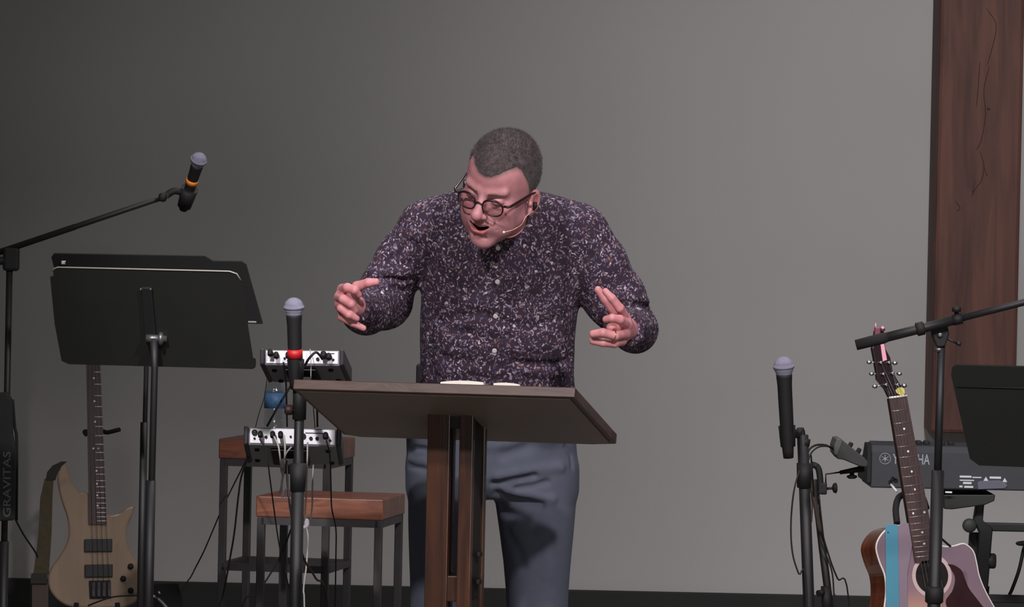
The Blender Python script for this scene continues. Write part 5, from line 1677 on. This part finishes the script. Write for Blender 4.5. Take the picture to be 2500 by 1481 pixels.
# information plate: printed lines, warning triangles, grey strip
for i, (x0, x1, y, hh) in enumerate(((2343, 2372, 1163, 5), (2374, 2396, 1165, 3), (2343, 2378, 1172, 3), (2351, 2372, 1178.5, 5.5), (2342, 2350, 1187, 4.5), (2354, 2376, 1188, 5), (2416, 2444, 1165.5, 5.5))):
    a, b_ = KP(x0, y, .0008), KP(x1, y, .0008)
    MB().box((a + b_) / 2, (b_.x - a.x, 0.0012, hh / 900), bevel=0.0004).build('printed_line', M_print, kb_)
for x, y in ((2407, 1168), (2453, 1171)):
    MB().prism([KP(x - 6, y + 5, .001), KP(x + 6, y + 5.2, .001), KP(x, y - 5, .001)], (0, 0.0008, 0)).build('warning_triangle', M_print, kb_)
MB().prism([KP(x, y, .003) for x, y in ((2386, 1178), (2392, 1174), (2440, 1172), (2456, 1178), (2460, 1186), (2452, 1192), (2388, 1194))], (0, 0.003, 0), bevel=0.001).build('connector_plate', mat('connector_plate', (92, 94, 108), 0.5), kb_)
for (x, y) in ((2180, 1168), (2187, 1172), (2174, 1176)):
    c = KP(x, y, 0.0); MB().lathe([(0, 0.006), (0.003, 0.006), (0.003, 0.003), (0.0005, 0.003)], c, c - Vector((0, 1, 0)), 12).build('socket', M_rub, kb_)
MB().tube([KP(2175, 1182, .01), KP(2190, 1200, .03)], 0.0035, 8).build('plug', M_white, kb_)
MB().box(KP(2316, 1201, .005), (0.019, 0.006, 0.005), bevel=0.001).build('rubber_stop', M_white, kb_)

# keyboard stand
ks = thing('keyboard_stand', 'black folding keyboard stand with round adjustment knobs under the keyboard', 'keyboard stand', (P(2440, 1481, KY).x, KY + 0.12, 0))
S0 = KY + 0.10
def sprism(pts, y_, th__, nm, m_=M_blackm, bev=0.003):
    return MB().prism([P(x, y, y_) for x, y in pts], (0, th__, 0), bevel=bev).build(nm, m_, ks)
sprism([(2304, 1207), (2430, 1207), (2428, 1222), (2405, 1232), (2325, 1243), (2305, 1242)], S0 - 0.08, 0.30, 'support_arm', mat('stand_green_black', (30, 34, 31), 0.6))
sprism([(2386, 1222), (2404, 1222), (2400, 1270), (2424, 1290), (2412, 1440), (2392, 1440), (2388, 1360), (2392, 1300), (2378, 1270)], S0 - 0.03, 0.05, 'side_upright', M_black)
sprism([(2368, 1300), (2392, 1300), (2400, 1360), (2410, 1420), (2406, 1446), (2394, 1430), (2366, 1330)], S0 + 0.03, 0.03, 'brace', M_black)
zf2 = P(2402, 1440, S0)
MB().tube([P(2402, 1430, S0), Vector((zf2.x - 0.02, S0 + 0.0, 0.02))], 0.016, 10).build('leg', M_black, ks)
MB().tube([P(2760, 1430, S0), Vector((P(2760, 1440, S0).x - 0.02, S0, 0.02))], 0.016, 10).build('leg', M_black, ks)
sprism([(2740, 1222), (2764, 1222), (2772, 1290), (2760, 1440), (2744, 1440), (2752, 1300)], S0 - .03, .05, 'side_upright', M_black)
MB().box((P(2580, 1281, S0).x, S0, P(2460, 1281, S0).z - .006), ((P(2770, 1281, S0) - P(2412, 1281, S0)).x, 0.03, 0.023), bevel=0.003).build('cross_bar', M_black, ks)
MB().box((P(2590, 1461, S0).x, S0, P(2460, 1461, S0).z), ((P(2770, 1461, S0) - P(2410, 1461, S0)).x, 0.03, 0.022), bevel=0.003).build('cross_bar', M_frame, ks)
for x, y, r_ in ((2368, 1283, 0.0195), (2424, 1371, 0.0195)):
    c = P(x, y, S0 - 0.05)
    if x < 2400:
        MB().lathe([(0, r_ * 0.6), (0.004, r_), (0.018, r_), (0.024, r_ * 0.7), (0.025, 0.003)], c + Vector((0, 0.025, 0)), c - Vector((0, 1, 0)), 20).tube([c + Vector((0, .01, 0)), c + Vector((0.02, .04, 0))], 0.008, 8).build('adjustment_knob', mat('knob_grey', (66, 68, 68), 0.6), ks)
    else:
        MB().lathe([(-0.012, r_ * 0.9), (-0.008, r_ * 1.1), (0.008, r_ * 1.1), (0.012, r_ * 0.9)], c + Vector((0.0, 0.04, 0)), c + Vector((1, .04, 0)), 18).build('adjustment_knob', mat('knob_grey', (66, 68, 68), 0.6), ks)

# ------------------------------------------------------------------ cables
def cable(label, pts, r, m_=M_bcab, group='loose cables', name='cable'):
    o_ = MB().tube(spline(pts, 6), r, 8).build(name, m_)
    return tag(o_, label, 'cable', group)


def ZF(p, z=0.005):
    return Vector((p.x, p.y, z))


e = P(655, 1580, .8)
cable('white cable running from the lower mixer down past the left of the stand pole', [P(669, 1065, .70), P(680, 1090, .68), P(685, 1130, .66), P(690, 1165, .66), P(683, 1205, .66)], 0.0024, M_wcab)
cable('white cable looping from the middle of the lower mixer to a hanging white plug', [P(693, 1062, .70), P(696, 1095, .68), P(693, 1150, .66), P(688, 1180, .66), P(692, 1212, .66)], 0.0026, M_wcab)
o = MB().tube([P(694, 1192, .66), P(689, 1214, .66)], [0.0045, 0.003], 8).tube([P(697, 1205, .655), P(700, 1220, .655)], [0.0028, 0.0018], 8).build('cable_plug', M_white)
tag(o, 'white plug dangling in front of the lower stool seat, left of the pole', 'plug', 'white cable plugs')
cable('pale grey cable joining the white cables from the right below the lower mixer', [P(712, 1090, .66), P(700, 1104, .66), P(694, 1120, .665)], 0.0022, M_wcab)
cable('long pale cable hanging just right of the stand pole past the stool', [P(751, 1080, .70), P(750, 1130, .66), P(748, 1200, .66), P(745, 1270, .66), P(752, 1310, .66), P(748, 1380, .66), P(741, 1440, .66), P(743, 1500, .66), ZF(P(748, 1500, .66))], 0.0022, M_wcab)
cable('second pale cable hanging from the right part of the lower mixer to a white plug', [P(765, 1135, .78), P(763, 1180, .72), P(762, 1240, .70), P(756, 1275, .68)], 0.0022, M_wcab)
o = MB().sphere(P(749, 1276, .66), 0.008, (0.9, 0.7, 1.5)).sphere(P(741, 1286, .66), 0.0055).build('cable_plug', M_white)
tag(o, 'white plug dangling at the front edge of the lower stool, right of the pole', 'plug', 'white cable plugs')
cable('thin black cable hanging from the left plug of the lower mixer, crossing the lower stool', [P(633, 1070, .72), P(650, 1100, .72), P(658, 1160, .72), P(670, 1250, .74), P(680, 1320, .8), P(690, 1370, .9), P(702, 1420, 1.0), P(712, 1500, 1.0), ZF(P(720, 1560, 1.0))], 0.0018)
cable('black cable hanging from the right plug of the lower mixer over the stool seat', [P(796, 1072, .70), P(805, 1110, .70), P(808, 1180, .70), P(810, 1240, .70), P(820, 1290, .72), P(820, 1360, .74), P(818, 1480, .74), ZF(P(818, 1480, .74))], 0.0019)
cable('black cable rising from the lower mixer to the upper mixer, slanting beside the water bottle', [P(652, 1040, .76), P(680, 990, .78), P(712, 938, .80), P(716, 925, .82)], 0.0028)
cable('black cable hanging straight between the two mixers left of the stand pole', [P(692, 884, .72), P(698, 930, .74), P(700, 1000, .76), P(701, 1041, .78)], 0.0024)
cable('thin black cable hanging from the left end of the upper mixer', [P(652, 924, .80), P(645, 970, .80), P(632, 1010, .80), P(624, 1042, .80)], 0.0011)
cable('thick dark cable between the two mixers right of the stand pole', [P(772, 930, .82), P(774, 990, .82), P(775, 1042, .82)], 0.0026)
cable('thin dark cable between the two mixers, nearest the pole on its right', [P(762, 930, .82), P(765, 990, .82), P(769, 1044, .82)], 0.0012)
cable('black cable looping over the white panel of the upper mixer', [P(745, 890, .70), P(755, 874, .68), P(770, 860, .68), P(780, 866, .69), P(787, 876, .71)], 0.0034)
cable('thin pale cable crossing the right half of the upper mixer', [P(757, 852, .73), P(759, 880, .71), P(759, 922, .72)], 0.0014, M_wcab)
cable('black cable curving down from the lower mixer past the tall legs of the rear stool', [P(606, 1115, .85), P(590, 1160, .95), P(582, 1210, 1.0), P(572, 1300, 1.1), P(560, 1370, 1.2), P(545, 1450, 1.2), P(520, 1550, 1.1), ZF(P(500, 1600, 1.0))], 0.0026)
cable('dark cable running down the stand pole and away behind it to the right', [P(700, 1125, .60), P(703, 1190, .5), P(712, 1260, .42), P(732, 1330, .40), P(745, 1370, .42), P(770, 1410, .5), P(800, 1480, .6), ZF(P(830, 1520, .7))], 0.0028)
cable('thin dark cable crossing diagonally behind the lower stool to the floor', [P(711, 1290, 1.9), P(690, 1345, 1.9), P(660, 1400, 1.9), P(625, 1450, 1.9), P(590, 1490, 1.9), ZF(P(560, 1560, 1.9))], 0.0024)
cable('thin grey cable trailing along the wall behind the music stand poles', [P(612, 1095, .95), P(592, 1140, 1.6), P(545, 1235, 2.9), P(500, 1340, 2.9), P(470, 1400, 2.9), P(440, 1470, 2.9), ZF(P(430, 1500, 2.9))], 0.0022)
cable('black cable leaving the pouch at the left edge towards the strap', [P(38, 1268, .9), P(58, 1305, .9), P(85, 1345, 1.0), P(92, 1360, 1.0)], 0.0024)
cable('black cable lying across the lower edge of the bass guitar body', [P(215, 1478, 3.12), P(245, 1466, 3.11), P(280, 1456, 3.11), P(328, 1453, 3.10), P(350, 1454, 3.10)], 0.0024)
# right stand cables
cable('black cable bowing out to the left of the right microphone stand', [P(1954, 1140, .29), P(1938, 1200, .28), P(1931, 1280, .28), P(1935, 1350, .28), P(1950, 1400, .28), P(1968, 1440, .285), ZF(P(1985, 1500, .29))], 0.0022)
cable('black cable arching from the right microphone stand to the small mixer', [P(1970, 1120, .32), P(1975, 1098, .34), P(1992, 1086, .45), P(2015, 1086, .6), P(2032, 1094, .64)], 0.0028)
cable('second black cable arching below the first into the small mixer, with pale plug', [P(1972, 1130, .32), P(1980, 1106, .34), P(2000, 1090, .45), P(2026, 1090, .6), P(2034, 1098, .64)], 0.0022)
cable('dark grey cable hanging along the thin leaning stand at the right', [P(1980, 1110, .5), P(1985, 1180, .6), P(1990, 1250, .66), P(2004, 1320, .67), P(2030, 1390, .68), P(2036, 1450, .68), P(2040, 1500, .68), ZF(P(2044, 1520, .68))], 0.0022)
cable('black cable trailing right from the thin leaning stand to the floor', [P(2000, 1210, .66), P(2006, 1290, .68), P(2025, 1360, .7), P(2045, 1412, .72), P(2072, 1462, .74), ZF(P(2110, 1520, .8))], 0.0022)
o = MB().prism([P(x, y, .64) for x, y in ((1980, 1205), (1986, 1235), (1983, 1275), (1979, 1275), (1981, 1240))], (0, .004, 0)).tube(spline([P(1972, 1140, .62), P(1980, 1180, .63), P(1990, 1230, .64), P(2003, 1300, .66)], 5), 0.0055, 8).build('cable_wrap', mat('fabric_wrap', (60, 52, 46), 0.9))
tag(o, 'bundle of cables wrapped in brown fabric tape along the thin leaning stand', 'cable wrap')
cable('black strap end crossing behind the boom stand to the guitar cutaway', [P(2288, 1305, .45), P(2305, 1320, .5), P(2320, 1333, .55)], 0.0030)
cable('black cable hanging at the right edge from the keyboard stand', [P(2520, 1290, 1.7), P(2502, 1330, 1.7), P(2488, 1390, 1.7), P(2472, 1435, 1.7), P(2464, 1452, 1.68)], 0.0050)
o = MB().sphere(P(2492, 1326, 1.66), 0.011, (1.3, 0.6, 0.6)).tube([P(2492, 1326, 1.66), P(2530, 1322, 1.66)], 0.007, 8).build('rubber_knob', M_rub)
tag(o, 'black rubber knob end poking in at the right edge below the cross bar', 'rubber knob')
